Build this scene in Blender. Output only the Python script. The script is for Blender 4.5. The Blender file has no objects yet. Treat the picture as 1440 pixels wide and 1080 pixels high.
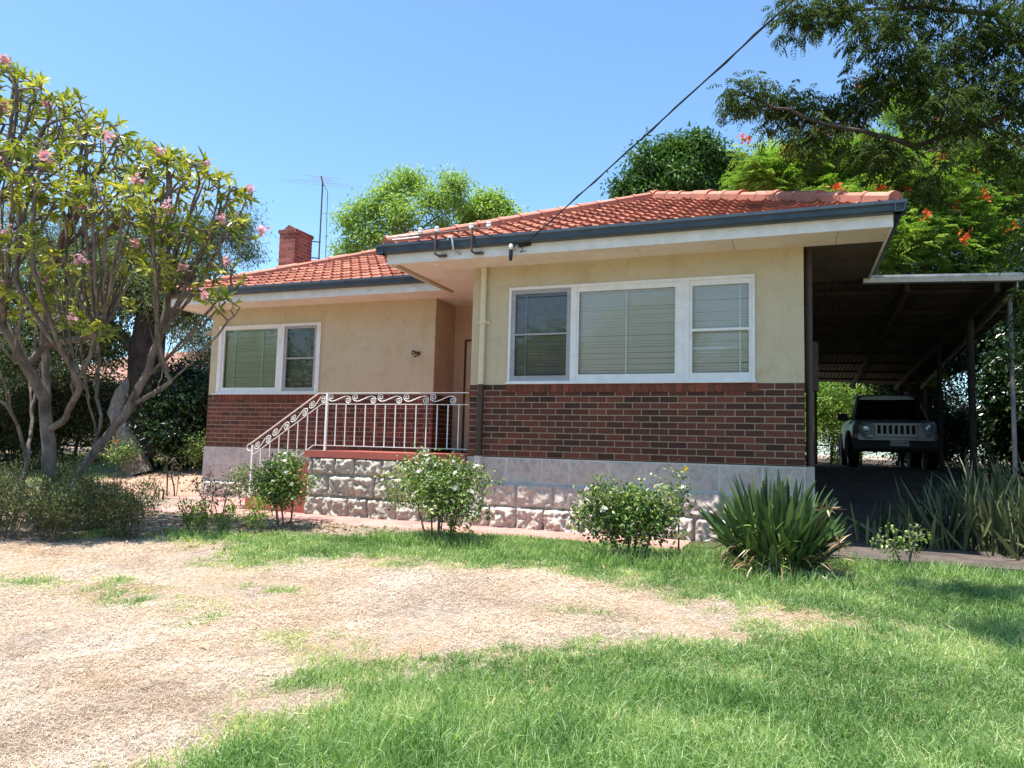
import bpy, bmesh, math, random
import numpy as np
from mathutils import Matrix, Vector

# ------------------------------------------------------------------ camera, sky, sun, exposure
scene = bpy.context.scene
COL = scene.collection
R = math.radians
cam_d = bpy.data.cameras.new('camera')
cam = bpy.data.objects.new('camera', cam_d)
COL.objects.link(cam)
cr = Vector((0.93335384, 0.35801057, 0.02605848))
cu = Vector((0.00637874, -0.0891255, 0.99599998))
cf = Vector((-0.358901, 0.92945418, 0.08546928))
CAM = Vector((4.4061, -9.7088, 0.1434))
cam.matrix_world = Matrix(((cr.x, cu.x, -cf.x, CAM.x), (cr.y, cu.y, -cf.y, CAM.y), (cr.z, cu.z, -cf.z, CAM.z), (0, 0, 0, 1)))
cam_d.sensor_fit = 'HORIZONTAL'
cam_d.sensor_width = 36
cam_d.lens = 1025.1 / 1440 * 36
cam_d.clip_start = 0.05
cam_d.clip_end = 2000
scene.camera = cam

SUN = Vector((-0.2, -0.2, 1.0)).normalized()
world = bpy.data.worlds.new('World')
scene.world = world
world.use_nodes = True
wn = world.node_tree
wn.nodes.clear()
sky = wn.nodes.new('ShaderNodeTexSky')
sky.sky_type = 'NISHITA'
sky.sun_disc = False
sky.sun_elevation = math.asin(SUN.z)
sky.sun_rotation = math.atan2(SUN.x, SUN.y)
sky.air_density = 1.0
sky.dust_density = 0.6
sky.ozone_density = 1.6
bg = wn.nodes.new('ShaderNodeBackground')
bg.inputs['Strength'].default_value = 0.12
wo = wn.nodes.new('ShaderNodeOutputWorld')
skm = wn.nodes.new('ShaderNodeMix'); skm.data_type = 'RGBA'; skm.blend_type = 'MULTIPLY'
skm.inputs[0].default_value = 1; skm.inputs[7].default_value = (0.83, 1.03, 1.12, 1)
wn.links.new(sky.outputs[0], skm.inputs[6])
wn.links.new(skm.outputs[2], bg.inputs[0])
wn.links.new(bg.outputs[0], wo.inputs[0])

sun_d = bpy.data.lights.new('sun', 'SUN')
sun_d.energy = 5.0
sun_d.angle = R(0.5)
sun_d.color = (1.0, 0.95, 0.87)
sun = bpy.data.objects.new('sun', sun_d)
COL.objects.link(sun)
sun.location = (0, 0, 30)
sun.rotation_euler = SUN.to_track_quat('Z', 'Y').to_euler()

vs = scene.view_settings
vs.view_transform = 'Standard'
vs.look = 'None'
vs.exposure = 1.1
vs.gamma = 1
vs.use_curve_mapping = False
scene.cycles.max_bounces = 7
scene.cycles.diffuse_bounces = 4
scene.cycles.glossy_bounces = 3
scene.cycles.transparent_max_bounces = 12
scene.cycles.use_denoising = True
scene.cycles.denoiser = 'OPENIMAGEDENOISE'
scene.cycles.denoising_input_passes = 'RGB_ALBEDO_NORMAL'
scene.cycles.denoising_prefilter = 'NONE'

# ------------------------------------------------------------------ object helpers
def tag(o, label=None, cat=None, group=None, kind=None):
    if label: o['label'] = label
    if cat: o['category'] = cat
    if group: o['group'] = group
    if kind: o['kind'] = kind
    return o

def empty(name, loc=(0, 0, 0), rz=0.0):
    o = bpy.data.objects.new(name, None)
    o.empty_display_size = 0.2
    o.location = loc
    o.rotation_euler = (0, 0, rz)
    COL.objects.link(o)
    return o

def copy_tree(o, parent=None):
    c = o.copy()
    COL.objects.link(c)
    c.parent = parent
    for ch in o.children:
        copy_tree(ch, c)
    return c

class MB:
    """collects faces; builds ONE mesh object. World coordinates; origin is subtracted on build."""
    def __init__(self):
        self.v = []; self.n = 0
        self.f = []           # (faces array m x k, tint array, mat index)
    def add(self, verts, faces, tint=0.5, mat=0):
        verts = np.asarray(verts, dtype=np.float64).reshape(-1, 3)
        if isinstance(faces, np.ndarray):
            groups = [faces]
        else:
            d = {}
            for q in faces: d.setdefault(len(q), []).append(q)
            groups = [np.array(g) for g in d.values()]
            if not np.isscalar(tint): tint = float(np.mean(tint))
        for g in groups:
            if len(g) == 0: continue
            t = np.full(len(g), tint) if np.isscalar(tint) else np.asarray(tint)
            self.f.append((g + self.n, t, mat))
        self.v.append(verts); self.n += len(verts)
    def box(self, a, b, tint=0.5, mat=0, M=None):
        x0, y0, z0 = a; x1, y1, z1 = b
        v = np.array([(x0,y0,z0),(x1,y0,z0),(x1,y1,z0),(x0,y1,z0),(x0,y0,z1),(x1,y0,z1),(x1,y1,z1),(x0,y1,z1)], dtype=float)
        if M is not None:
            M = np.array(M); v = v @ M[:3, :3].T + M[:3, 3]
        self.add(v, np.array([(0,3,2,1),(4,5,6,7),(0,1,5,4),(1,2,6,5),(2,3,7,6),(3,0,4,7)]), tint, mat)
    def bar(self, p, q, w, h, up=(0, 0, 1), tint=0.5, mat=0):
        p = np.array(p, float); q = np.array(q, float); d = q - p; d /= np.linalg.norm(d)
        s = np.cross(d, up)
        if np.linalg.norm(s) < 1e-4: s = np.cross(d, (0, 1, 0))
        s /= np.linalg.norm(s); u = np.cross(s, d)
        c = [(-w/2, -h/2), (w/2, -h/2), (w/2, h/2), (-w/2, h/2)]
        v = [e + s*a + u*b for e in (p, q) for a, b in c]
        self.add(v, np.array([(0,1,2,3),(7,6,5,4),(0,4,5,1),(1,5,6,2),(2,6,7,3),(3,7,4,0)]), tint, mat)
    def tube(self, pts, rad, sides=8, caps=True, tint=0.5, mat=0):
        P = np.asarray(pts, float); n = len(P)
        r = np.full(n, rad) if np.isscalar(rad) else np.asarray(rad, float)
        T = np.zeros_like(P); T[1:-1] = P[2:] - P[:-2]; T[0] = P[1]-P[0]; T[-1] = P[-1]-P[-2]
        T /= np.maximum(np.linalg.norm(T, axis=1), 1e-9)[:, None]
        ref = np.array([0, 0, 1.0]) if abs(T[0][2]) < 0.9 else np.array([1.0, 0, 0])
        V = np.zeros((n, sides, 3)); s = np.cross(T[0], ref)
        ang = np.linspace(0, 2*math.pi, sides, endpoint=False)
        for i in range(n):
            s = s - T[i]*np.dot(s, T[i]); s /= max(np.linalg.norm(s), 1e-9)
            u = np.cross(T[i], s)
            V[i] = P[i] + r[i]*(np.cos(ang)[:, None]*s + np.sin(ang)[:, None]*u)
        i = np.arange(n-1)[:, None]*sides; j = np.arange(sides)[None]; k = (j+1) % sides
        F = np.stack([i+j, i+k, i+sides+k, i+sides+j], -1).reshape(-1, 4)
        self.add(V.reshape(-1, 3), F, tint, mat)
        if caps:
            self.add(V[0], [tuple(range(sides))[::-1]], tint, mat)
            self.add(V[-1], [tuple(range(sides))], tint, mat)
    def prism(self, prof, p, q, out, tint=0.5, mat=0, caps=True):
        """profile [(out, z)] swept from p to q"""
        p = np.array(p, float); q = np.array(q, float); out = np.array(out, float); n = len(prof)
        v = [e + out*a + np.array([0, 0, b]) for e in (p, q) for a, b in prof]
        f = [(i, (i+1) % n, n+(i+1) % n, n+i) for i in range(n)]
        self.add(v, np.array(f), tint, mat)
        if caps: self.add(v, [tuple(range(n))[::-1], tuple(range(n, 2*n))], tint, mat)
    def lathe(self, prof, c, sides=16, tint=0.5, mat=0):
        c = np.array(c, float); a = np.linspace(0, 2*math.pi, sides, endpoint=False); n = len(prof)
        V = np.array([[(c[0]+r*math.cos(t), c[1]+r*math.sin(t), c[2]+z) for t in a] for r, z in prof])
        i = np.arange(n-1)[:, None]*sides; j = np.arange(sides)[None]; k = (j+1) % sides
        self.add(V.reshape(-1, 3), np.stack([i+j, i+k, i+sides+k, i+sides+j], -1).reshape(-1, 4), tint, mat)
    def grid(self, V, tint=0.5, mat=0):
        """V: (a,b,3) vertex grid"""
        a, b = V.shape[:2]
        i = np.arange(a-1)[:, None]*b; j = np.arange(b-1)[None]
        self.add(V.reshape(-1, 3), np.stack([i+j, i+j+1, i+b+j+1, i+b+j], -1).reshape(-1, 4), tint, mat)
    def build(self, name, mats, parent=None, smooth=False, origin=None):
        if not isinstance(mats, (list, tuple)): mats = [mats]
        me = bpy.data.meshes.new(name)
        V = np.concatenate(self.v)
        if parent is not None and origin is None: 
            origin = np.array(world_loc(parent))
        if origin is None: origin = np.zeros(3)
        V = V - np.asarray(origin)
        me.vertices.add(len(V)); me.vertices.foreach_set('co', V.astype(np.float32).ravel())
        tot = sum(g.size for g, _, _ in self.f); nf = sum(len(g) for g, _, _ in self.f)
        me.loops.add(tot); me.polygons.add(nf)
        me.loops.foreach_set('vertex_index', np.concatenate([g.ravel() for g, _, _ in self.f]).astype(np.int32))
        ks = np.concatenate([np.full(len(g), g.shape[1]) for g, _, _ in self.f])
        me.polygons.foreach_set('loop_start', np.concatenate([[0], np.cumsum(ks)[:-1]]).astype(np.int32))
        me.polygons.foreach_set('material_index', np.concatenate([np.full(len(g), m) for g, _, m in self.f]).astype(np.int32))
        me.polygons.foreach_set('use_smooth', np.full(nf, smooth))
        me.update(calc_edges=True)
        at = me.attributes.new('tint', 'FLOAT', 'FACE')
        at.data.foreach_set('value', np.concatenate([t for _, t, _ in self.f]).astype(np.float32))
        for m in mats: me.materials.append(m)
        o = bpy.data.objects.new(name, me)
        COL.objects.link(o)
        if parent is not None:
            o.parent = parent
            o.location = (0, 0, 0)
        else:
            o.location = origin
        return o

def world_loc(o):
    l = Vector(o.location)
    while o.parent is not None:
        o = o.parent; l = l + Vector(o.location)
    return l

def hash3(ix, iy, iz, seed):
    h = (ix*374761393 + iy*668265263 + iz*2147483647 + seed*1274126177) & 0xFFFFFFFF
    h = ((h ^ (h >> 13))*1274126177) & 0xFFFFFFFF
    h = h ^ (h >> 16)
    return (h & 0xFFFF)/65535.0
def vnoise(P, scale=1.0, seed=0):
    P = np.asarray(P, float)*scale
    if P.shape[-1] == 2: P = np.concatenate([P, np.zeros(P.shape[:-1]+(1,))], -1)
    I = np.floor(P).astype(np.int64); F = P-I; F = F*F*(3-2*F); out = 0
    for a in (0, 1):
        for b in (0, 1):
            for c in (0, 1):
                w = (F[..., 0] if a else 1-F[..., 0])*(F[..., 1] if b else 1-F[..., 1])*(F[..., 2] if c else 1-F[..., 2])
                out = out + w*hash3(I[..., 0]+a, I[..., 1]+b, I[..., 2]+c, seed)
    return out
def fbm(P, scale=1.0, seed=0, oct=4):
    s = 0; a = 0.5; t = 0
    for k in range(oct):
        s = s + a*vnoise(P, scale*2**k, seed+k*7); t += a; a *= 0.5
    return s/t

# ------------------------------------------------------------------ materials
def new_mat(name):
    m = bpy.data.materials.new(name); m.use_nodes = True
    nt = m.node_tree; nt.nodes.clear()
    out = nt.nodes.new('ShaderNodeOutputMaterial')
    return m, nt, out
def ramp(nt, fac, stops):
    r = nt.nodes.new('ShaderNodeValToRGB'); e = r.color_ramp.elements
    while len(e) < len(stops): e.new(0.5)
    for i, (p, c) in enumerate(stops):
        e[i].position = p; e[i].color = (c[0], c[1], c[2], 1)
    nt.links.new(fac, r.inputs[0]); return r.outputs[0]
def noise(nt, scale, detail=4, rough=0.6, vec=None, dist=0.0):
    n = nt.nodes.new('ShaderNodeTexNoise')
    n.inputs['Scale'].default_value = scale; n.inputs['Detail'].default_value = detail
    n.inputs['Roughness'].default_value = rough; n.inputs['Distortion'].default_value = dist
    if vec is None:
        g = nt.nodes.new('ShaderNodeNewGeometry'); vec = g.outputs['Position']
    nt.links.new(vec, n.inputs['Vector']); return n.outputs['Fac']
def attr(nt, name='tint'):
    a = nt.nodes.new('ShaderNodeAttribute'); a.attribute_name = name; return a.outputs['Fac']
def mixc(nt, fac, a, b, mode='MIX'):
    m = nt.nodes.new('ShaderNodeMix'); m.data_type = 'RGBA'; m.blend_type = mode
    for s, v in ((0, fac), (6, a), (7, b)):
        if isinstance(v, (int, float)): m.inputs[s].default_value = v
        elif isinstance(v, tuple): m.inputs[s].default_value = (v[0], v[1], v[2], 1)
        else: nt.links.new(v, m.inputs[s])
    return m.outputs[2]
def math_(nt, op, a, b=0.0, clamp=False):
    m = nt.nodes.new('ShaderNodeMath'); m.operation = op; m.use_clamp = clamp
    for i, v in enumerate((a, b)):
        if isinstance(v, (int, float)): m.inputs[i].default_value = v
        else: nt.links.new(v, m.inputs[i])
    return m.outputs[0]
def bump(nt, h, strength=0.3, dist=0.01):
    b = nt.nodes.new('ShaderNodeBump'); b.inputs['Strength'].default_value = strength
    b.inputs['Distance'].default_value = dist; nt.links.new(h, b.inputs['Height']); return b.outputs[0]
def principled(nt, out, col, rough=0.6, metal=0.0, normal=None, spec=0.5):
    p = nt.nodes.new('ShaderNodeBsdfPrincipled')
    if isinstance(col, tuple): p.inputs['Base Color'].default_value = (*col[:3], 1)
    else: nt.links.new(col, p.inputs['Base Color'])
    if isinstance(rough, (int, float)): p.inputs['Roughness'].default_value = rough
    else: nt.links.new(rough, p.inputs['Roughness'])
    p.inputs['Metallic'].default_value = metal
    p.inputs['Specular IOR Level'].default_value = spec
    if normal is not None: nt.links.new(normal, p.inputs['Normal'])
    nt.links.new(p.outputs[0], out.inputs[0]); return p

def noisy(name, c1, c2, scale=6, rough=0.6, metal=0.0, bs=0.2, bscale=60, lo=0.35, hi=0.65, spec=0.4, bd=0.004):
    m, nt, out = new_mat(name)
    n = noise(nt, scale, 5, 0.65)
    col = ramp(nt, n, [(lo, c1), (hi, c2)])
    b = bump(nt, noise(nt, bscale, 3), bs, bd)
    principled(nt, out, col, rough, metal, b, spec)
    return m
def tinted(name, stops, rough=0.7, nscale=25, namt=0.35, bs=0.3, bscale=90, spec=0.35, bd=0.003, dark=(0.3, 0.3, 0.3)):
    """colour from the face attribute 'tint', broken up by noise"""
    m, nt, out = new_mat(name)
    col = ramp(nt, attr(nt), stops)
    n = noise(nt, nscale, 5, 0.7)
    f = math_(nt, 'MULTIPLY', ramp(nt, n, [(0.4, (0, 0, 0)), (0.75, (1, 1, 1))]), namt)
    col = mixc(nt, f, col, mixc(nt, 1.0, col, dark, 'MULTIPLY'))
    principled(nt, out, col, rough, 0, bump(nt, noise(nt, bscale, 3), bs, bd), spec)
    return m
def leaf_mat(name, stops, rough=0.45, transl=0.3, spec=0.4, tmul=(1.3, 1.35, 0.55)):
    m, nt, out = new_mat(name)
    col = ramp(nt, attr(nt), stops)
    p = nt.nodes.new('ShaderNodeBsdfPrincipled')
    nt.links.new(col, p.inputs['Base Color']); p.inputs['Roughness'].default_value = rough
    p.inputs['Specular IOR Level'].default_value = spec
    t = nt.nodes.new('ShaderNodeBsdfTranslucent')
    nt.links.new(mixc(nt, 1.0, col, tmul, 'MULTIPLY'), t.inputs[0])
    mx = nt.nodes.new('ShaderNodeMixShader'); mx.inputs[0].default_value = transl
    nt.links.new(p.outputs[0], mx.inputs[1]); nt.links.new(t.outputs[0], mx.inputs[2])
    nt.links.new(mx.outputs[0], out.inputs[0])
    return m
def bark_mat(name, c1, c2, scale=9, bs=0.6):
    m, nt, out = new_mat(name)
    g = nt.nodes.new('ShaderNodeNewGeometry')
    mp = nt.nodes.new('ShaderNodeMapping'); mp.inputs['Scale'].default_value = (1, 1, 0.3)
    nt.links.new(g.outputs['Position'], mp.inputs[0])
    n = noise(nt, scale, 6, 0.7, mp.outputs[0])
    col = ramp(nt, n, [(0.35, c1), (0.65, c2)])
    principled(nt, out, col, 0.9, 0, bump(nt, noise(nt, scale*4, 4, 0.7, mp.outputs[0]), bs, 0.02), 0.2)
    return m

def glass_mat(name, tintc=(0.96, 0.98, 0.97)):
    m, nt, out = new_mat(name)
    tr = nt.nodes.new('ShaderNodeBsdfTransparent'); tr.inputs[0].default_value = (*tintc, 1)
    gl = nt.nodes.new('ShaderNodeBsdfGlossy'); gl.inputs['Roughness'].default_value = 0.0
    fr = nt.nodes.new('ShaderNodeFresnel'); fr.inputs[0].default_value = 1.55
    nt.links.new(bump(nt, noise(nt, 2.2, 2), 0.06, 0.02), gl.inputs['Normal'])
    mx = nt.nodes.new('ShaderNodeMixShader')
    nt.links.new(math_(nt, 'MULTIPLY', fr.outputs[0], 1.15, True), mx.inputs[0])
    nt.links.new(tr.outputs[0], mx.inputs[1]); nt.links.new(gl.outputs[0], mx.inputs[2])
    nt.links.new(mx.outputs[0], out.inputs[0])
    return m

M = {}
# painted render of the walls: cream, yellower and dirtier in patches
def wall_paint(name, c1, c2, stain):
    m, nt, out = new_mat(name)
    n1 = noise(nt, 1.1, 5, 0.6); col = ramp(nt, n1, [(0.35, c1), (0.68, c2)])
    n2 = noise(nt, 3.3, 6, 0.7, dist=0.6); f = ramp(nt, n2, [(0.50, (0, 0, 0)), (0.74, (0.75, 0.75, 0.75))])
    col = mixc(nt, f, col, stain)
    g = nt.nodes.new('ShaderNodeNewGeometry'); mp = nt.nodes.new('ShaderNodeMapping'); mp.inputs['Scale'].default_value = (5, 5, 0.45)
    nt.links.new(g.outputs['Position'], mp.inputs[0])
    fs = ramp(nt, noise(nt, 1.6, 7, 0.75, mp.outputs[0]), [(0.54, (0, 0, 0)), (0.74, (0.55, 0.55, 0.55))])
    col = mixc(nt, fs, col, stain)
    n3 = noise(nt, 45, 4, 0.7)
    col = mixc(nt, math_(nt, 'MULTIPLY', n3, 0.16), col, (0.25, 0.2, 0.12))
    principled(nt, out, col, 0.85, 0, bump(nt, noise(nt, 130, 4), 0.35, 0.004), 0.2)
    return m
M['wall'] = wall_paint('cream_render', (0.55, 0.46, 0.305), (0.60, 0.52, 0.365), (0.45, 0.345, 0.18))
M['return'] = wall_paint('pink_render', (0.52, 0.38, 0.275), (0.57, 0.425, 0.31), (0.40, 0.28, 0.19))
M['brick'] = tinted('brick', [(0.0, (0.055, 0.023, 0.016)), (0.45, (0.118, 0.039, 0.025)), (0.75, (0.175, 0.052, 0.032)), (1.0, (0.27, 0.075, 0.043))], 0.8, 30, 0.5)
M['mortar'] = noisy('mortar', (0.34, 0.26, 0.165), (0.47, 0.37, 0.25), 20, 0.95)
M['chimney'] = tinted('chimney_brick', [(0.0, (0.16, 0.05, 0.04)), (0.6, (0.27, 0.075, 0.055)), (1.0, (0.36, 0.12, 0.09))], 0.85, 20, 0.4)
M['white'] = noisy('white_paint', (0.70, 0.69, 0.66), (0.80, 0.79, 0.76), 8, 0.5, bs=0.1)
def worn_white(name, dirt, lo, hi):
    m, nt, out = new_mat(name)
    col = ramp(nt, noise(nt, 5, 5, 0.6), [(0.35, (0.68, 0.66, 0.61)), (0.65, (0.79, 0.78, 0.74))])
    g = nt.nodes.new('ShaderNodeNewGeometry'); mp = nt.nodes.new('ShaderNodeMapping'); mp.inputs['Scale'].default_value = (1.2, 1.2, 4)
    nt.links.new(g.outputs['Position'], mp.inputs[0])
    f = ramp(nt, noise(nt, 2.2, 8, 0.75, mp.outputs[0], 0.8), [(lo, (0, 0, 0)), (hi, (0.85, 0.85, 0.85))])
    col = mixc(nt, f, col, dirt); principled(nt, out, col, 0.6, 0, bump(nt, noise(nt, 70, 4), 0.15, 0.004), 0.3); return m
M['fascia'] = worn_white('weathered_fascia_paint', (0.34, 0.25, 0.17), 0.58, 0.72)
M['grey_sash'] = noisy('grey_sash_paint', (0.30, 0.30, 0.31), (0.38, 0.38, 0.38), 10, 0.5)
M['blind'] = noisy('blind_slat', (0.87, 0.88, 0.83), (0.91, 0.91, 0.87), 10, 0.45)
M['blind_green'] = noisy('pale_green_blind', (0.74, 0.82, 0.68), (0.79, 0.86, 0.73), 10, 0.45)
M['blind_grey'] = noisy('screened_blind', (0.24, 0.24, 0.235), (0.30, 0.30, 0.29), 10, 0.6)
M['glass'] = glass_mat('window_glass')
M['dark'] = noisy('dark_interior', (0.02, 0.02, 0.02), (0.03, 0.03, 0.028), 5, 0.9)
M['gutter'] = noisy('blue_grey_gutter', (0.028, 0.046, 0.066), (0.05, 0.075, 0.10), 4, 0.4, bs=0.1)
M['tile'] = tinted('terracotta_tile', [(0.0, (0.22, 0.070, 0.043)), (0.5, (0.35, 0.120, 0.070)), (1.0, (0.45, 0.185, 0.115))], 0.8, 7, 0.5, dark=(0.45, 0.42, 0.42))
M['ridge'] = tinted('ridge_tile', [(0.0, (0.40, 0.16, 0.11)), (1.0, (0.52, 0.24, 0.17))], 0.85, 9, 0.5, dark=(0.5, 0.48, 0.47))
M['old_tile'] = tinted('weathered_tile', [(0.0, (0.30, 0.15, 0.11)), (1.0, (0.44, 0.25, 0.19))], 0.85, 5, 0.5)
M['red_floor'] = noisy('red_paving_paint', (0.28, 0.07, 0.05), (0.36, 0.10, 0.075), 3, 0.6)
M['brown_paint'] = noisy('brown_pipe_paint', (0.05, 0.03, 0.022), (0.075, 0.045, 0.03), 12, 0.5)
M['cream_paint'] = noisy('cream_pipe_paint', (0.62, 0.54, 0.38), (0.68, 0.60, 0.44), 12, 0.5)
M['black'] = noisy('black_rubber', (0.012, 0.012, 0.014), (0.02, 0.02, 0.022), 12, 0.6)
M['steel'] = noisy('galvanised_steel', (0.42, 0.43, 0.44), (0.55, 0.56, 0.57), 9, 0.45, 0.6)
M['rust'] = noisy('rusty_steel', (0.07, 0.05, 0.045), (0.13, 0.10, 0.085), 14, 0.7, 0.2)
M['porcelain'] = noisy('porcelain', (0.75, 0.75, 0.73), (0.82, 0.82, 0.8), 6, 0.2)
def stone_mat(name, c, cpaint, grime, lo, hi):
    m, nt, out = new_mat(name)
    n1 = noise(nt, 2.3, 6, 0.7, dist=0.4); col = ramp(nt, n1, [(lo, c), (hi, cpaint)])
    n2 = noise(nt, 7, 6, 0.75, dist=1.0); f = ramp(nt, n2, [(0.46, (0, 0, 0)), (0.66, (0.9, 0.9, 0.9))])
    col = mixc(nt, f, col, grime)
    col = mixc(nt, ramp(nt, noise(nt, 13, 8, 0.8, dist=1.2), [(0.5, (0, 0, 0)), (0.66, (0.38, 0.38, 0.38))]), col, (0.20, 0.18, 0.16))
    col = mixc(nt, math_(nt, 'MULTIPLY', noise(nt, 60, 5, 0.75), 0.35), col, (0.2, 0.18, 0.16))
    principled(nt, out, col, 0.9, 0, bump(nt, noise(nt, 45, 8, 0.8), 1.0, 0.02), 0.2)
    return m
M['plinth'] = stone_mat('painted_limestone', (0.70, 0.54, 0.46), (0.74, 0.66, 0.60), (0.44, 0.41, 0.39), 0.38, 0.62)
M['stone'] = stone_mat('bare_limestone', (0.58, 0.52, 0.42), (0.66, 0.61, 0.52), (0.34, 0.30, 0.25), 0.35, 0.65)
# ------------------------------------------------------------------ terrain
def sstep(t):
    t = np.clip(t, 0, 1); return t*t*(3-2*t)
def gz(x, y):
    x = np.asarray(x, float); y = np.asarray(y, float)
    z = -1.0 - 0.06*np.clip(-1.5-y, 0, 9)
    rl = 0.65*sstep((y-1.2)/6.0); rr = 0.82*sstep((y+0.3)/7.5)
    k = sstep((x-2.0)/2.0)
    z = z + rl*(1-k) + rr*k
    return z
DRY = np.array([(1.75,-7.6),(1.91,-7.01),(1.94,-6.35),(2.2,-5.75),(2.47,-5.52),(2.87,-5.09),(3.42,-4.57),(4.3,-4.0),(5.3,-3.68),(4.4,-3.28),(3.5,-3.08),(2.81,-2.83),(1.91,-2.72),(1.0,-2.82),(0.1,-3.04),(-0.35,-3.35),(-0.75,-3.75),(-1.2,-3.35),(-1.75,-2.95),(-2.6,-2.9),(-6,-3.3),(-40,-3.3),(-40,-60),(1.75,-60)])
def poly_sd(P, poly):
    """signed distance, positive inside"""
    x, y = P[..., 0], P[..., 1]; ins = np.zeros(x.shape, bool); d2 = np.full(x.shape, 1e9); n = len(poly)
    for i in range(n):
        a = poly[i]; b = poly[(i+1) % n]; e = b-a
        t = np.clip(((x-a[0])*e[0]+(y-a[1])*e[1])/(e@e), 0, 1)
        d2 = np.minimum(d2, (x-a[0]-t*e[0])**2+(y-a[1]-t*e[1])**2)
        c = ((a[1] > y) != (b[1] > y)) & (x < (b[0]-a[0])*(y-a[1])/(b[1]-a[1]+1e-12)+a[0])
        ins ^= c
    return np.where(ins, 1, -1)*np.sqrt(d2)
GREENS = [(-0.75,-4.98,0.42,0.16),(0.05,-5.0,0.2,0.1),(-1.9,-4.9,0.5,0.14),(-1.3,-4.6,0.3,0.1),(0.25,-5.3,0.12,0.1),(1.35,-5.35,0.35,0.13),(2.9,-4.0,0.25,0.08),(0.1,-4.35,0.3,0.07),(1.7,-5.9,0.25,0.2),(-3,-5.4,0.5,0.2)]
def dryness(x, y):
    """1 where the lawn is dead straw, 0 where it is green"""
    P = np.stack([x, y], -1)
    s = poly_sd(P, DRY) + (fbm(P, 1.6, 3)-0.5)*0.8 + (fbm(P, 5, 9)-0.5)*0.7 + (vnoise(P, 16, 19)-0.5)*0.35
    d = sstep(s/0.75+0.5)
    for (a, b, r, q) in GREENS:
        g = np.exp(-(((x-a)/r/1.2)**2+((y-b)/q/1.5)**2)) * np.clip(fbm(P, 6, 21)*2.6-0.75, 0, 1.1)
        d = d*(1-np.clip(g*0.85, 0, 0.85))
    return d
def bedness(x, y):
    """bare soil of the garden beds"""
    P = np.stack([x, y], -1); n = (fbm(P, 2.2, 5)-0.5)*0.7
    a = sstep((y+2.95+n)/0.35)*sstep((-1.7-x+n)/0.5)*sstep((2.0-y)/1.0)       # under the frangipani
    b = sstep((y+2.15+n*0.7)/0.25)*sstep((0.25-x+n)/0.5)                       # rose bed by the path
    c = np.exp(-((x-0.3)**2+(y+1.55)**2)/0.2)*0.8+np.exp(-((x-2.75)**2+(y+1.7)**2)/0.15)*0.8+np.exp(-((x-4.2)**2+(y+1.8)**2)/0.3)
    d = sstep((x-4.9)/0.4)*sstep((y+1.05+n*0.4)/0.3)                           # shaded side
    return np.clip(np.maximum.reduce([a, b, c, d]), 0, 1)
def paving(x, y):
    """worn brick paving left of the house"""
    P = np.stack([x, y], -1); n = (fbm(P, 1.2, 15)-0.5)*1.2
    return sstep((x+11.0+n)/0.8)*sstep((-6.3-x)/0.3)*sstep((y-0.7+n*0.4)/0.5)*sstep((5.2-y+n)/1.0)

def axis(lo, hi, st, far):
    core = np.arange(lo, hi+st/2, st); g = []; s = st; c = 0
    while c < far: s *= 1.25; c += s; g.append(c)
    g = np.array(g)
    return np.concatenate([(lo-g)[::-1], core, hi+g])
gx = axis(-9, 9, 0.06, 500); gy = axis(-8.5, 3.5, 0.06, 500)
X, Y = np.meshgrid(gx, gy, indexing='ij')
near = ((X > -9.5) & (X < 9.5) & (Y > -9) & (Y < 6))
P2 = np.stack([X, Y], -1)
Zg = gz(X, Y)
Zg = Zg + np.where(near, (fbm(P2, 3, 1)-0.5)*0.05+(fbm(P2, 14, 2)-0.5)*0.018, 0)
# keep the sheet under the concrete path and paving slab
gm = MB(); gm.grid(np.stack([X, Y, Zg], -1))
# ground material: soil / straw / turf / paving / painted shade by vertex masks that are baked from world position
m, nt, out = new_mat('garden_ground')
turf = ramp(nt, noise(nt, 30, 5, 0.7), [(0.3, (0.045, 0.055, 0.02)), (0.5, (0.08, 0.09, 0.035)), (0.7, (0.18, 0.16, 0.085))])
n_big = noise(nt, 0.9, 7, 0.72, dist=0.7)
straw = ramp(nt, n_big, [(0.30, (0.33, 0.20, 0.115)), (0.42, (0.45, 0.32, 0.20)), (0.52, (0.46, 0.36, 0.28)), (0.60, (0.31, 0.245, 0.205)), (0.70, (0.50, 0.43, 0.37))])
n_f = noise(nt, 38, 8, 0.85)
straw = mixc(nt, ramp(nt, n_f, [(0.40, (0.8, 0.8, 0.8)), (0.56, (0, 0, 0))]), straw, (0.22, 0.15, 0.10))
straw = mixc(nt, ramp(nt, noise(nt, 160, 4, 0.8), [(0.55, (0, 0, 0)), (0.7, (0.7, 0.7, 0.7))]), straw, (0.78, 0.70, 0.60))
soil = ramp(nt, noise(nt, 18, 6, 0.75), [(0.3, (0.14, 0.10, 0.075)), (0.52, (0.32, 0.25, 0.19)), (0.75, (0.52, 0.44, 0.37))])
pav = ramp(nt, noise(nt, 6, 6, 0.75), [(0.3, (0.32, 0.18, 0.12)), (0.6, (0.46, 0.31, 0.23)), (0.8, (0.54, 0.42, 0.33))])
col = mixc(nt, attr(nt, 'dry'), turf, straw)
col = mixc(nt, attr(nt, 'bed'), col, soil)
col = mixc(nt, attr(nt, 'paved'), col, pav)
shade_col = ramp(nt, noise(nt, 9, 6, 0.75), [(0.3, (0.03, 0.022, 0.017)), (0.6, (0.075, 0.056, 0.042)), (0.75, (0.16, 0.12, 0.085))])  # dark tone that paints shade onto the ground of the carport side
col = mixc(nt, attr(nt, 'ground_shade'), col, shade_col)
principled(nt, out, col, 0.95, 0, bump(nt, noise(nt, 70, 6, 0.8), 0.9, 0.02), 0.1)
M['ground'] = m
ground = gm.build('ground', M['ground'], smooth=True)
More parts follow.
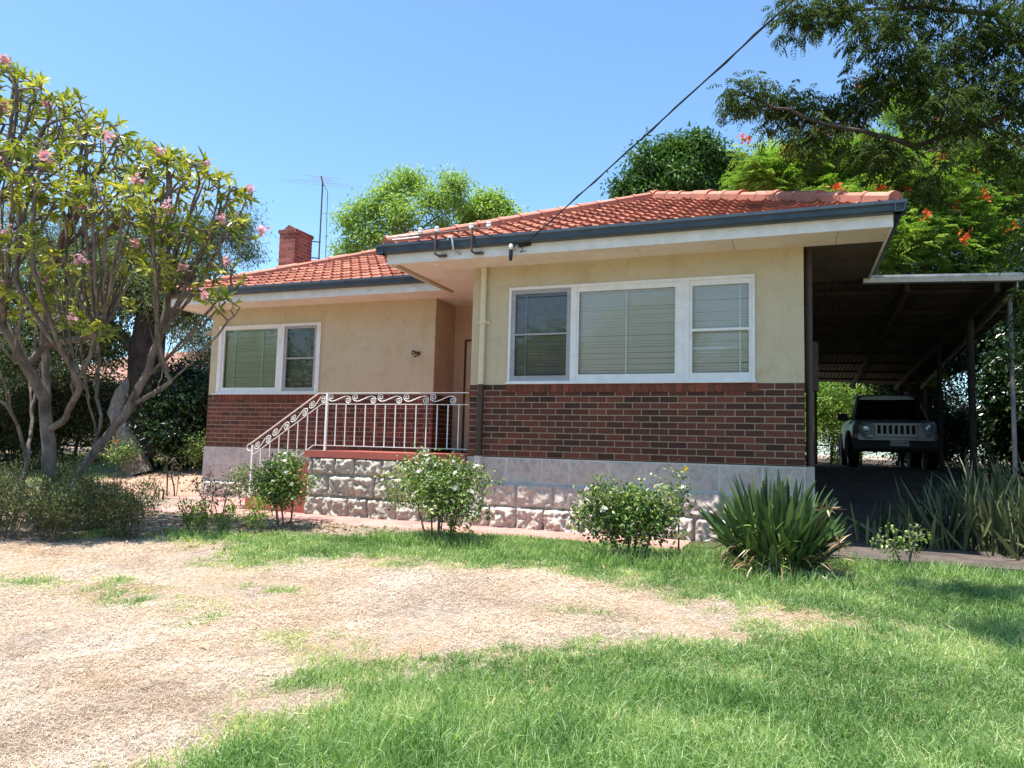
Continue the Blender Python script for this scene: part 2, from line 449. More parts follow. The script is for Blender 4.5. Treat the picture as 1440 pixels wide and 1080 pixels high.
tag(ground, kind='structure')
for nme, fn in (('dry', dryness), ('bed', bedness), ('paved', paving), ('ground_shade', lambda x, y: sstep((x-4.9)/0.5)*sstep((y+0.9)/0.5))):
    a = ground.data.attributes.new(nme, 'FLOAT', 'POINT')
    v = np.where(near, fn(X, Y), 0.6 if nme == 'dry' else 0.0)
    if nme == 'paved': v = np.where((X > -12) & (X < 9.5) & (Y > -9) & (Y < 8), fn(X, Y), 0)
    if nme == 'bed': v = np.where(Y > 6, 0.8, v)
    if nme == 'ground_shade': v = np.where((X > 3) & (X < 40) & (Y > -2) & (Y < 60), fn(X, Y), 0)
    a.data.foreach_set('value', v.astype(np.float32).ravel())

# red concrete path in front of the landing and house (a slab standing a little proud of the soil)
pm = MB()
px = np.linspace(-5.2, 3.2, 60); prow = []
for x in px:
    e = -0.98 + 0.22*math.exp(-((x+0.2)/0.8)**2)*0 + 0.02*math.sin(x*3.1)
    prow.append([(x, -0.05, -1.2), (x, -0.05, -0.985), (x, e+0.04, -0.985), (x, e, -1.0), (x, e, -1.2)])
pm.grid(np.array(prow))
path = pm.build('path', noisy('faded_red_concrete', (0.34, 0.165, 0.135), (0.46, 0.27, 0.235), 2.2, 0.85, bs=0.4, bscale=80, lo=0.3, hi=0.7))
tag(path, kind='structure')
pm = MB(); pm.box((-6.7, 0.9, -1.2), (-5.2, 1.85, -0.985)); pm.box((-5.2, -0.05, -1.2), (-4.1, 1.8, -0.98))
o = pm.build('path', path.data.materials[0]); tag(o, kind='structure')
# concrete driveway strip at the right of the house
dm = MB()
rows = []
for y in np.linspace(-0.95, 12, 60):
    z = float(gz(6, y))+0.05
    rows.append([(4.72, y, z-0.2), (4.72, y, z), (5.6, y, z+0.004), (6.6, y, z), (7.35+0.15*math.sin(y), y, z), (7.35, y, z-0.2)])
rows = np.array(rows); dm.grid(rows)
fr = rows[0]; dm.add(np.concatenate([fr, fr*np.array([1, 1, 0])+np.array([0, 0, -1.3])]), [(i, i+1, 7+i, 6+i) for i in range(5)])
dm.box((7.2, -0.95, -1.3), (12, -0.1, -0.93))
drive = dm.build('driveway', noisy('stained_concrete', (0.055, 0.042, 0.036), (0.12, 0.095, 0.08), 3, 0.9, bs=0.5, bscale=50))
tag(drive, kind='structure')
# ------------------------------------------------------------------ the brick house
W, D, XL, XR, H = 4.548, 1.81, -6.62, -1.53, 2.762
BH = 1.03; CH = BH/12
rb = np.random.RandomState(4)
house = empty('brick_house', (0, 0, -1.0))
tag(house, 'cream rendered house with dark brick lower walls, stone plinth and red tiled roof', 'house')

def bricks(mb, mm, o, u, n, L, z0=0.0, nc=12, sold=None, depth=0.09, tlo=0.0, thi=0.72, ch=CH, bl=0.24):
    """brick courses laid along u from o, facing n; sold=(u0,u1): a header-on-edge sill course on top"""
    o = np.array(o, float); u = np.array(u, float); n = np.array(n, float)
    def bx(u0, u1, za, zb, pr, t):
        if u1-u0 < 0.02: return
        j = rb.uniform(-0.0015, 0.0015)
        c = []
        for d in (-depth, pr+j):
            for (a, z) in ((u0, za), (u1, za), (u1, zb), (u0, zb)):
                c.append(o+u*a+n*d+np.array([0, 0, z]))
        mb.add(c, np.array([(0,1,2,3),(7,6,5,4),(0,4,5,1),(1,5,6,2),(2,6,7,3),(3,7,4,0)]), t, 0)
    for c in range(nc):
        za = z0+c*ch+0.0062; zb = z0+(c+1)*ch-0.0062; a = -(c % 2)*bl/2
        spans = [(0, L)]
        if sold and c == nc-1: spans = [(0, sold[0]), (sold[1], L)]
        while a < L:
            for s0, s1 in spans:
                t = rb.uniform(tlo, thi) if rb.rand() < 0.95 else rb.uniform(0.6, 0.85)
                bx(max(a+0.006, s0), min(a+bl-0.006, s1), za, zb, 0.0, t)
            a += bl
    if sold:
        a = sold[0]
        while a < sold[1]-0.03:
            b = min(a+0.086, sold[1])
            bx(a+0.005, b-0.004, z0+nc*ch-0.112, z0+nc*ch-0.004, 0.012, rb.uniform(0.55, 1.0)); a += 0.086
    c = [o+n*d+u*a+np.array([0, 0, z]) for d in (-0.1, -0.004) for (a, z) in ((0.006, z0+0.001), (L-0.006, z0+0.001), (L-0.006, z0+nc*ch-0.001), (0.006, z0+nc*ch-0.001))]
    mm.add(c, np.array([(0,1,2,3),(7,6,5,4),(0,4,5,1),(1,5,6,2),(2,6,7,3),(3,7,4,0)]))

bm_, mm_ = MB(), MB()
bricks(bm_, mm_, (0, 0, 0), (1, 0, 0), (0, -1, 0), W, sold=(0.56, 4.0))
bricks(bm_, mm_, (0, 2.6, 0), (0, -1, 0), (-1, 0, 0), 2.5)
bricks(bm_, mm_, (W, 0.1, 0), (0, 1, 0), (1, 0, 0), 11.0)
bricks(bm_, mm_, (XL, D, 0), (1, 0, 0), (0, -1, 0), XR-XL, sold=(0.18, 2.72), tlo=0.25, thi=0.85)
bricks(bm_, mm_, (XR, D+0.1, 0), (0, 1, 0), (1, 0, 0), 0.7, tlo=0.0, thi=0.5)
bricks(bm_, mm_, (XL, 9.0, 0), (0, -1, 0), (-1, 0, 0), 9.0-D-0.1)
o = bm_.build('brick_wall', M['brick'], house)
mm_.build('mortar', M['mortar'], o)

# rendered upper walls (slabs with the window openings left out)
wm = MB(); e = 0.010
def slab_x(x0, x1, y, z0, z1, hole=None, t=0.22):
    if hole is None: wm.box((x0, y+e, z0), (x1, y+t, z1)); return
    a, b, c, d = hole
    wm.box((x0, y+e, z0), (a, y+t, z1)); wm.box((b, y+e, z0), (x1, y+t, z1))
    if c > z0+0.002: wm.box((a, y+e, z0), (b, y+t, c))
    wm.box((a, y+e, d), (b, y+t, z1))
slab_x(0.0, W, 0, BH, H, (0.6, 3.95, 1.035, 2.42))
slab_x(XL, XR-0.02, D, BH, H, (-6.41, -3.975, 1.035, 2.40))
wm.box((0.0+e, 0.22, BH), (0.22, 9.2, H)); wm.box((W-0.22, 0.22, BH), (W-e, 11, H))
wm.box((XL+e, D+0.22, BH), (XL+0.2, 9.2, H))
wm.box((XL, 9.2, -1.2), (W, 9.4, H))
wm.box((0.1, 0.1, -1.2), (W-0.1, 9.2, -0.02)); wm.box((XL+0.1, D+0.1, -1.2), (-0.1, 9.2, -0.03))
wm.box((0.1, 0.1, 0.0), (0.2, 2.6, BH)); 
wm.build('rendered_wall', M['wall'], house)
cl_ = MB(); cl_.box((0.1, 0.1, H+0.02), (W-0.1, 9.3, H+0.045)); cl_.box((XL+0.1, D+0.1, H+0.018), (0.09, 9.3, H+0.04)); cl_.build('ceiling', M['dark'], house)
rw = MB(); rw.box((XR-0.02, D+0.012, BH), (XR-0.008, 2.62, H)); rw.box((XR-0.14, D+0.22, BH), (XR-0.02, 2.75, H))
rw.box((XR-0.01, 2.62, 0), (-1.33, 2.75, H)); rw.box((-0.40, 2.62, 0), (0.0, 2.75, H)); rw.box((-1.33, 2.62, 2.12), (-0.40, 2.75, H))
o = rw.build('recess_wall', M['return'], house); o['label'] = 'pinkish wall of the shaded entry recess'
# entry door
dr = MB(); dr.box((-1.30, 2.66, 0.02), (-0.43, 2.70, 2.09)); 
for a, b in ((0.2, 0.9), (1.05, 1.95)):
    dr.box((-1.18, 2.645, a), (-0.55, 2.66, b))
door = dr.build('door', noisy('cream_door_paint', (0.55, 0.42, 0.28), (0.62, 0.49, 0.34), 5, 0.5), house)
fm = MB(); fm.box((-1.33, 2.63, 0), (-1.30, 2.74, 2.12)); fm.box((-0.43, 2.63, 0), (-0.40, 2.74, 2.12)); fm.box((-1.30, 2.63, 2.09), (-0.43, 2.74, 2.12))
fm.build('frame', M['brown_paint'], door)
hm = MB(); hm.box((-1.26, 2.625, 1.03), (-1.20, 2.66, 1.2)); hm.tube([(-1.23, 2.63, 1.1), (-1.23, 2.58, 1.1), (-1.13, 2.58, 1.1)], 0.01)
hm.build('handle', noisy('brass', (0.5, 0.36, 0.12), (0.6, 0.45, 0.18), 8, 0.35, 0.9), door)

# limestone plinth: rock-faced blocks that bulge more lower down
def block(mb, o, u, n, u0, u1, z0, z1, bulge, seed, rough=1.0, res=0.02, rad=0.045):
    o = np.array(o, float); u = np.array(u, float); n = np.array(n, float)
    nu = max(4, int((u1-u0)/res)); nz = max(4, int((z1-z0)/res))
    A = np.linspace(u0+0.006, u1-0.006, nu+1); B = np.linspace(z0+0.006, z1-0.006, nz+1)
    UU, ZZ = np.meshgrid(A, B, indexing='ij')
    ed = np.minimum.reduce([UU-A[0], A[-1]-UU, ZZ-B[0], B[-1]-ZZ])
    pr = np.sqrt(np.clip(1-(1-np.clip(ed/rad, 0, 1))**2, 0, 1))
    Q = np.stack([UU+seed*3.7, ZZ*1.0], -1)
    rg = np.abs(fbm(Q, 7, seed, 4)-0.5)*2
    h = bulge*pr*(0.30+0.75*fbm(Q, 4.5, seed, 3)*rough+0.55*(rg-0.3)*rough+0.35*(vnoise(Q, 34, seed+3)-0.5)*rough)
    V = o+UU[..., None]*u+n*h[..., None]+ZZ[..., None]*np.array([0, 0, 1.0])
    mb.grid(V, float(rb.uniform(0, 1)))
    # skirt back to the wall
    rim = np.concatenate([V[:, 0], V[-1, 1:], V[-2::-1, -1], V[0, -2:0:-1]]); k = len(rim)
    mb.add(np.concatenate([rim, rim-n*0.06]), np.array([(i, k+i, k+(i+1) % k, (i+1) % k) for i in range(k)]))
def plinth_run(mb, mort, o, u, n, L, rows, lens, seed0, rough=1.0):
    o = np.array(o, float); un = np.array(u, float); nn = np.array(n, float)
    rr = np.random.RandomState(seed0); s = seed0
    for (za, zb, bul) in rows:
        a = -rr.uniform(0, 0.3)
        while a < L-0.03:
            b = a+rr.uniform(*lens)
            if L-b < 0.12: b = L
            block(mb, o, u, n, max(a, 0), min(b, L), za, zb, bul*rr.uniform(0.8, 1.2), s, rough); s += 1; a = b
    zs = [rows[-1][0]-0.2, rows[0][1]]
    c = [o+nn*d+un*a+np.array([0, 0, z]) for d in (-0.1, 0.004) for (a, z) in ((0, zs[0]), (L, zs[0]), (L, zs[1]), (0, zs[1]))]
    mort.add(c, np.array([(0,1,2,3),(7,6,5,4),(0,4,5,1),(1,5,6,2),(2,6,7,3),(3,7,4,0)]))
joint_m = noisy('plinth_mortar', (0.48, 0.42, 0.38), (0.60, 0.54, 0.50), 9, 0.95)
for a_ in (((-0.5, 0, 0), (1, 0, 0), (0, -1, 0), W+0.5, [(-0.36, -0.012, 0.012), (-0.70, -0.36, 0.085), (-1.04, -0.70, 0.15)], (0.38, 0.58), 10),
           ((XL-0.02, D, 0), (1, 0, 0), (0, -1, 0), 4.1, [(-0.34, -0.012, 0.008), (-0.68, -0.34, 0.014), (-1.05, -0.68, 0.12)], (0.4, 0.6), 60),
           ((W, 0, 0), (0, 1, 0), (1, 0, 0), 9, [(-0.36, -0.012, 0.02), (-1.04, -0.36, 0.04)], (0.5, 0.8), 90),
           ((XL, 8.5, 0), (0, -1, 0), (-1, 0, 0), 8.5-D, [(-0.36, -0.012, 0.02), (-1.04, -0.36, 0.04)], (0.5, 0.8), 120)):
    pl, pj = MB(), MB(); plinth_run(pl, pj, *a_)
    o = pl.build('plinth', M['plinth'], house, smooth=True); pj.build('joint', joint_m, o)

# landing with rough stone front, red slab, steps
lf, lj = MB(), MB()
plinth_run(lf, lj, (-2.74, -0.02, 0), (1, 0, 0), (0, -1, 0), 2.24, [(-0.37, -0.10, 0.11), (-0.70, -0.37, 0.12), (-1.04, -0.70, 0.13)], (0.34, 0.52), 200, 1.15)
o = lf.build('landing_stonework', M['stone'], house, smooth=True)
lj.box((-2.74, 0.1, -1.2), (-0.5, 1.7, -0.1)); lj.box((-0.55, -0.05, -1.0), (-0.49, 0.05, -0.1))
lj.build('joint', noisy('pale_mortar', (0.55, 0.50, 0.42), (0.64, 0.59, 0.52), 9, 0.95), o)
ls = MB(); ls.box((-2.80, -0.085, -0.10), (-0.012, 0.0, 0.0)); ls.box((-2.80, 0.0, -0.10), (-0.012, D-0.002, 0.0)); ls.box((XR+0.002, D-0.002, -0.10), (-0.012, 2.62, -0.001))
for k in range(1, 5):
    ls.box((-2.80-0.30*k, 0.02, -1.25), (-2.80-0.30*(k-1)+0.001*k, 1.5, -0.2*k))
ls.build('landing', M['red_floor'], house)

# windows ------------------------------------------------------------
def blind_mesh(x0, x1, z0, z1, y, tapes, pitch=0.040, tilt=51):
    b = MB(); z = z0
    t = R(-tilt); w = 0.042
    while z < z1:
        dy, dz = math.cos(t)*w/2, math.sin(t)*w/2
        j = rb.uniform(-0.0015, 0.0015); s = rb.uniform(-0.003, 0.003)
        v = [(x0, y-dy, z-dz+j), (x1, y-dy, z-dz+j+s), (x1, y+dy, z+dz+j+s), (x0, y+dy, z+dz+j)]
        v2 = [(a, c, d+0.0014) for a, c, d in v]
        b.add(v+v2, np.array([(0,3,2,1),(4,5,6,7),(0,1,5,4),(1,2,6,5),(2,3,7,6),(3,0,4,7)]))
        z += pitch
    for tx in tapes: b.box((tx-0.012, y-0.026, z0-0.02), (tx+0.012, y-0.0235, z1+0.02))
    b.box((x0, y-0.02, z1), (x1, y+0.02, z1+0.04))
    return b
def rect_frame(mb, x0, x1, z0, z1, y0, y1, w, wb=None, wt=None):
    wb = w if wb is None else wb; wt = w if wt is None else wt
    mb.box((x0, y0, z0), (x1, y1, z0+wb)); mb.box((x0, y0, z1-wt), (x1, y1, z1))
    mb.box((x0, y0, z0+wb), (x0+w, y1, z1-wt)); mb.box((x1-w, y0, z0+wb), (x1, y1, z1-wt))
# front room
w = MB()
rect_frame(w, 0.585, 3.965, 1.032, 2.435, -0.018, 0.06, 0.035, 0.045, 0.04)
for a, b in ((1.515, 1.60), (2.985, 3.14)):
    w.box((a, -0.012, 1.077), (b, 0.06, 2.395))
w.box((3.055, -0.016, 1.077), (3.07, -0.012, 2.395))
w.box((0.57, -0.05, 1.032), (3.98, -0.018, 1.058))
win = w.build('window', M['white'], house)
w = MB(); rect_frame(w, 1.60, 2.985, 1.077, 2.395, 0.0, 0.05, 0.03, 0.085, 0.07); w.build('sash', M['white'], win)
w = MB(); rect_frame(w, 3.14, 3.93, 1.077, 2.395, 0.004, 0.05, 0.04, 0.09, 0.07); w.box((3.18, 0.0, 1.715), (3.89, 0.05, 1.75))
w.bar((3.885, -0.003, 1.70), (3.93, -0.003, 1.66), 0.02, 0.012); w.bar((3.185, -0.003, 1.70), (3.14, -0.003, 1.66), 0.02, 0.012)
w.build('sash', M['white'], win)
w = MB(); rect_frame(w, 0.62, 1.515, 1.077, 2.395, 0.0, 0.05, 0.06, 0.075, 0.06); w.box((0.66, -0.006, 1.735), (1.475, 0.05, 1.758))
o = w.build('sash', M['grey_sash'], win); o['label'] = 'grey painted sash of the screened window'
for (a, b, c, d) in ((1.63, 2.955, 1.162, 2.325),):
    g = MB(); g.add([(a, 0.026, c), (b, 0.026, c), (b, 0.026, d), (a, 0.026, d)], [(0, 1, 2, 3)]); g.build('pane', M['glass'], win)
for (a, b, c, d) in ((3.18, 3.89, 1.167, 1.715), (3.18, 3.89, 1.75, 2.325), (0.68, 1.455, 1.152, 1.735), (0.68, 1.455, 1.758, 2.335)):
    g = MB(); g.add([(a, 0.026, c), (b, 0.026, c), (b, 0.026, d), (a, 0.026, d)], [(0, 1, 2, 3)]); g.build('pane', M['glass'], win)
blind_mesh(1.62, 2.97, 1.16, 2.30, 0.085, (2.29,)).build('blind', M['blind'], win)
blind_mesh(3.17, 3.90, 1.16, 2.30, 0.085, (3.78,)).build('blind', M['blind'], win)
blind_mesh(0.67, 1.47, 1.15, 2.31, 0.085, (0.83,)).build('blind', M['blind_grey'], win)
# wing
w = MB()
rect_frame(w, -6.42, -3.965, 1.032, 2.41, D-0.018, D+0.06, 0.09, 0.06, 0.05)
w.box((-4.93, D-0.014, 1.092), (-4.81, D+0.06, 2.36)); w.box((-6.5, D-0.05, 1.03), (-3.95, D-0.018, 1.055))
win2 = w.build('window', M['white'], house)
w = MB(); rect_frame(w, -6.33, -4.93, 1.092, 2.36, D, D+0.05, 0.05, 0.075, 0.03); w.build('sash', M['white'], win2)
w = MB(); rect_frame(w, -4.81, -4.055, 1.092, 2.36, D+0.002, D+0.05, 0.06, 0.07, 0.05); w.box((-4.76, D-0.006, 1.715), (-4.1, D+0.05, 1.745))
w.build('sash', M['grey_sash'], win2)
g = MB(); g.add([(-6.28, D+0.026, 1.167), (-4.98, D+0.026, 1.167), (-4.98, D+0.026, 2.33), (-6.28, D+0.026, 2.33)], [(0, 1, 2, 3)]); g.build('pane', M['glass'], win2)
for c, d in ((1.162, 1.715), (1.745, 2.31)):
    g = MB(); g.add([(-4.75, D+0.026, c), (-4.115, D+0.026, c), (-4.115, D+0.026, d), (-4.75, D+0.026, d)], [(0, 1, 2, 3)]); g.build('pane', M['glass'], win2)
blind_mesh(-6.29, -4.97, 1.16, 2.31, D+0.085, (-6.05, -5.36), tilt=51).build('blind', M['blind_green'], win2)
blind_mesh(-4.77, -4.09, 1.15, 2.29, D+0.085, (), tilt=51).build('blind', M['blind_grey'], win2)
ho = MB(); ho.prism([(0, 2.36), (0.26, 2.30), (0.26, 2.27), (0, 2.32)], (XL, D+0.02, 0), (XL, D+1.7, 0), (-1, 0, 0)); ho.build('window_hood', M['grey_sash'], house)

# number word in metal script: "One"
sc = 0.13; ox, oz = -1.99, 1.69
strokes = [
    [(0.42,0.95),(0.2,1.0),(0.03,0.8),(0.03,0.55),(0.2,0.42),(0.42,0.5),(0.5,0.75),(0.4,0.97),(0.22,0.86),(0.5,0.8),(0.62,0.8)],
    [(0.62,0.8),(0.68,0.48),(0.66,0.62),(0.78,0.8),(0.88,0.72),(0.88,0.52),(0.95,0.48),(1.02,0.6)],
    [(1.02,0.6),(1.22,0.66),(1.24,0.78),(1.12,0.82),(1.04,0.66),(1.1,0.5),(1.25,0.5),(1.36,0.6)],
    [(1.3,0.44),(0.9,0.3),(0.55,0.22),(0.35,0.08),(0.5,0.12),(0.8,0.26)]]
n_ = MB()
for st in strokes:
    P = np.array([(ox+a*sc, D-0.012, oz+b*sc) for a, b in st])
    t = np.linspace(0, len(P)-1, len(P)*4); Q = np.stack([np.interp(t, range(len(P)), P[:, k]) for k in range(3)], -1)
    n_.tube(Q, 0.0075, 6)
n_.build('house_number', M['black'], house)

# downpipes
d = MB(); d.tube([(0.19, -0.05, 1.03), (0.195, -0.05, 2.76)], 0.043, 14); d.box((0.10, -0.03, 1.92), (0.29, 0.0, 1.96)); d.tube([(0.195, -0.05, 1.915), (0.195, -0.05, 1.965)], 0.052, 14)
dp = d.build('downpipe', M['cream_paint'], house, smooth=False)
d = MB(); d.tube([(0.185, -0.05, 0.0), (0.19, -0.05, 1.029)], 0.043, 14); o = d.build('lower_pipe', M['brown_paint'], dp); o['label'] = 'brown painted length of the downpipe'
d = MB(); d.box((0.14, -0.10, -1.0), (0.23, -0.002, -0.001)); d.build('pipe_foot', noisy('weathered_white', (0.5, 0.46, 0.42), (0.62, 0.58, 0.54), 10, 0.8), dp)
d = MB(); d.tube([(W+0.06, 0.22, -0.02), (W+0.06, 0.22, 2.76)], 0.045, 12); dp = d.build('downpipe', M['brown_paint'], house)
d = MB(); d.box((W+0.004, 0.10, -1.0), (W+0.11, 0.24, -0.01)); d.build('pipe_foot', noisy('dirty_white_stone', (0.42, 0.39, 0.33), (0.55, 0.52, 0.45), 10, 0.9), dp)

# eaves: soffit sheets with open joints, fascia boards, gutters
EXL, EXR, EY, EB = -1.11, 5.49, -0.62, 9.6       # front section, fascia lines
WXL, WY = -7.22, 1.17                             # wing fascia lines
s = MB(); zc = H
def soffit(x0, x1, y0, y1, axis_, step):
    a, b = (x0, x1) if axis_ == 'x' else (y0, y1); p = a
    while p < b-0.01:
        q = min(p+step, b); g = 0.003
        if axis_ == 'x': s.box((p+g, y0, zc), (q-g, y1, zc+0.012))
        else: s.box((x0, p+g, zc), (x1, q-g, zc+0.012))
        p = q
soffit(EXL+0.03, EXR-0.03, EY+0.03, 0.05, 'x', 1.2)
soffit(EXL+0.03, 0.05, 0.056, 2.7, 'y', 1.3)
soffit(WXL+0.03, EXL+0.024, WY+0.03, D+0.05, 'x', 1.2)
soffit(XR-0.2, EXL+0.024, D+0.056, 2.7, 'x', 1.2)
soffit(WXL+0.03, XL+0.05, D+0.056, EB, 'y', 1.2)
s.box((WXL+0.1, WY+0.1, zc+0.014), (EXR-0.1, EB, zc+0.03), mat=1) if False else None
sof = s.build('soffit', noisy('soffit_paint', (0.66, 0.60, 0.53), (0.75, 0.71, 0.64), 3, 0.7, bs=0.05), house)
s = MB(); soffit(W-0.05, EXR-0.03, 0.056, EB, 'y', 0.95); o = s.build('shaded_side_soffit', noisy('soffit_painted_shade', (0.06, 0.046, 0.038), (0.10, 0.08, 0.066), 3, 0.8), sof); o['label'] = 'eave soffit on the carport side with its shade painted dark'  # side soffit sheets coloured dark brown in place of their shade
s = MB(); s.bar((EXL+0.10, EY+0.15, zc-0.012), (EXL+0.10, WY+0.2, zc-0.012), 0.05, 0.022); s.build('batten', noisy('tan_batten', (0.36, 0.27, 0.17), (0.45, 0.35, 0.24), 8, 0.7), sof)
s = MB(); s.lathe([(0.001, -0.012), (0.05, -0.012), (0.055, -0.004), (0.055, 0.0)], (-0.45, -0.34, zc), 12); s.tube([(-0.45, -0.34, zc-0.012), (-0.45, -0.34, zc-0.07)], 0.006, 6); s.build('ceiling_rose', M['white'], sof)
f = MB(); fz0, fz1 = 2.745, 2.93
f.box((EXL, EY, fz0), (EXR, EY+0.03, fz1)); f.box((EXL, EY+0.03, fz0), (EXL+0.03, WY, fz1)); f.box((EXR-0.03, EY+0.03, fz0), (EXR, EB, fz1))
f.box((WXL, WY, fz0), (EXL+0.03, WY+0.03, fz1)); f.box((WXL, WY+0.03, fz0), (WXL+0.03, EB, fz1))
f.build('fascia', M['fascia'], house)
gp = [(0.0, 0.0), (0.0, 0.13), (0.012, 0.13), (0.012, 0.012), (0.075, 0.012), (0.095, 0.03), (0.098, 0.075), (0.118, 0.10), (0.118, 0.132), (0.128, 0.132), (0.130, 0.095), (0.110, 0.07), (0.107, 0.022), (0.08, 0.0)]
G = MB(); z0 = 2.885
def gut(p, q, out): G.prism(gp, (p[0], p[1], z0), (q[0], q[1], z0), out)
gut((EXL-0.13, EY-0.001), (EXR+0.13, EY-0.001), (0, -1, 0)); gut((EXR+0.001, EY-0.13), (EXR+0.001, EB), (1, 0, 0)); gut((EXL-0.001, EY-0.13), (EXL-0.001, WY-0.0), (-1, 0, 0))
gut((WXL-0.13, WY-0.001), (EXL-0.14, WY-0.001), (0, -1, 0)); gut((WXL-0.001, WY-0.13), (WXL-0.001, EB), (-1, 0, 0))
G.build('gutter', M['gutter'], house)

# tiled roof: real courses of interlocking tiles, cut to the hip planes
PITCH = R(24.3); TP = math.tan(PITCH)
def tile_plane(mb, o, u, up, L, S, cut, pitch_len=0.335, tw=0.21, seed=1):
    """o: eave start, u: along eave, up: horizontal direction uphill; cut: list of (co,no) half-spaces removed where (p-co).no>0"""
    o = np.array(o, float); u = np.array(u, float); uph = np.array(up, float)
    sl = uph*math.cos(PITCH)+np.array([0, 0, math.sin(PITCH)]); nr = np.cross(u, sl); nr = nr*np.sign(nr[2])
    rr = np.random.RandomState(seed); nt_ = int(L/tw)+1; A = np.linspace(0, nt_*tw, nt_*6+1)
    prof = 0.017*np.cos(2*math.pi*A/tw*2)*0.7+0.010*np.cos(2*math.pi*A/tw)
    nc = int(S/pitch_len)+1; rows = []; hs = []; tints = []
    tt = rr.rand(nc, nt_)
    bm = bmesh.new(); lay = bm.faces.layers.float.new('tint')
    for c in range(nc):
        v0 = c*pitch_len; ln = []
        jl = np.repeat(rr.uniform(-0.004, 0.004, nt_), 6); jl = np.append(jl, jl[-1])
        for (v, h) in ((v0, -0.012), (v0+0.002, 0.036), (v0+0.09, 0.028), (v0+pitch_len+0.002, -0.004)):
            hh = h+jl+prof*(1.0 if h > -0.01 else 0.6)
            Pp = o+A[:, None]*u+v*sl+hh[:, None]*nr
            ln.append([bm.verts.new(p) for p in Pp])
        for a in range(3):
            for i in range(len(A)-1):
                fc = bm.faces.new((ln[a][i], ln[a][i+1], ln[a+1][i+1], ln[a+1][i]))
                fc[lay] = float(tt[c, min(i//6, nt_-1)])
                if a == 0: fc[lay] *= 0.3
    for co, no in cut:
        bmesh.ops.bisect_plane(bm, geom=bm.verts[:]+bm.edges[:]+bm.faces[:], plane_co=co, plane_no=no, clear_outer=True)
    bm.verts.index_update(); V = np.array([v.co[:] for v in bm.verts])
    by = {}
    for fc in bm.faces: by.setdefault(len(fc.verts), []).append(([v.index for v in fc.verts], fc[lay]))
    base = mb.n
    first = True
    for k, lst in by.items():
        arr = np.array([q for q, _ in lst]); tn = np.array([t for _, t in lst])
        if first: mb.add(V, arr, tn); first = False
        else: mb.f.append((arr+base, tn, 0))
    bm.free()
t = MB(); ze = 2.995
x0, x1, y0 = EXL-0.06, EXR+0.06, EY-0.06; hw = (x1-x0)/2; apx = (x0+hw, y0+hw, ze+hw*TP); s2 = math.sqrt(0.5)
tile_plane(t, (x0, y0, ze), (1, 0, 0), (0, 1, 0), x1-x0, hw/math.cos(PITCH), [((x0, y0, 0), (-s2, s2, 0)), ((x1, y0, 0), (s2, s2, 0))], seed=1)
yb = EB+0.2
tile_plane(t, (x1, y0, ze), (0, 1, 0), (-1, 0, 0), yb-y0, hw/math.cos(PITCH), [((x1, y0, 0), (-s2, -s2, 0)), ((x1, yb, 0), (0, 1, 0))], seed=2)
tile_plane(t, (x0, y0, ze), (0, 1, 0), (1, 0, 0), yb-y0, hw/math.cos(PITCH), [((x0, y0, 0), (s2, -s2, 0)), ((x0, yb, 0), (0, 1, 0))], seed=3)
wx0, wy0 = WXL-0.06, WY-0.06; wh = (yb-wy0)/2
tile_plane(t, (wx0, wy0, ze), (1, 0, 0), (0, 1, 0), 9.0, wh/math.cos(PITCH), [((wx0, wy0, 0), (-s2, s2, 0)), ((1.6, 0, 0), (1, 0, 0))], seed=4)
tile_plane(t, (wx0, wy0, ze), (0, 1, 0), (1, 0, 0), yb-wy0, wh/math.cos(PITCH), [((wx0, wy0, 0), (s2, -s2, 0)), ((wx0, yb, 0), (s2, s2, 0))], seed=5)
# back slope of the wing, plain
t.add([(wx0, yb, ze), (1.6, yb, ze), (1.6, wy0+wh, ze+wh*TP), (wx0+wh, wy0+wh, ze+wh*TP)], [(0, 1, 2, 3)])
roof = t.build('roof', M['tile'], house)
# hip and ridge caps bedded in mortar
rr = np.random.RandomState(8)
def caps(p, q, rad=0.115, ln=0.37):
    rc = MB()
    p = np.array(p, float); q = np.array(q, float); d = q-p; L = np.linalg.norm(d); d /= L
    sd = np.cross(d, (0, 0, 1)); sd /= np.linalg.norm(sd); up = np.cross(sd, d); n = int(L/ln)+1
    for i in range(n):
        a = p+d*(i*ln-0.02); b = p+d*min(i*ln+ln+0.03, L); j = rr.uniform(-0.012, 0.012); ang = np.linspace(-0.35, math.pi+0.35, 11)
        secs = []
        for e, r in ((a, rad*1.13), (a+d*0.05, rad*1.15), (a+d*0.055, rad*1.02), (b, rad*0.95)):
            secs.append([e+sd*(r*math.cos(g))+up*(r*math.sin(g)*0.85+j-0.02) for g in ang])
        rc.grid(np.array(secs), float(rr.rand()))
        rc.add(np.array(secs[0]), [tuple(range(len(ang)))[::-1]], 0.2)
        rc.box((-0.02, -0.13, -0.075), (ln, 0.13, 0.012), 0.15, 0, np.block([[np.stack([d, sd, up], 1), a[:, None]], [np.zeros((1, 3)), np.ones((1, 1))]]))
    rc.build('ridge_caps', M['ridge'], roof, smooth=False)
caps((x0+0.05, y0+0.05, ze+0.05+0.05*TP), (apx[0], apx[1], apx[2]+0.05)); caps((x1-0.05, y0+0.05, ze+0.05+0.05*TP), (apx[0], apx[1], apx[2]+0.05))
caps((apx[0], apx[1], apx[2]+0.05), (apx[0], yb, apx[2]+0.05))
wap = (wx0+wh, wy0+wh, ze+wh*TP+0.05)
caps((wx0+0.05, wy0+0.05, ze+0.05), wap); caps(wap, (1.0, wap[1], wap[2]))
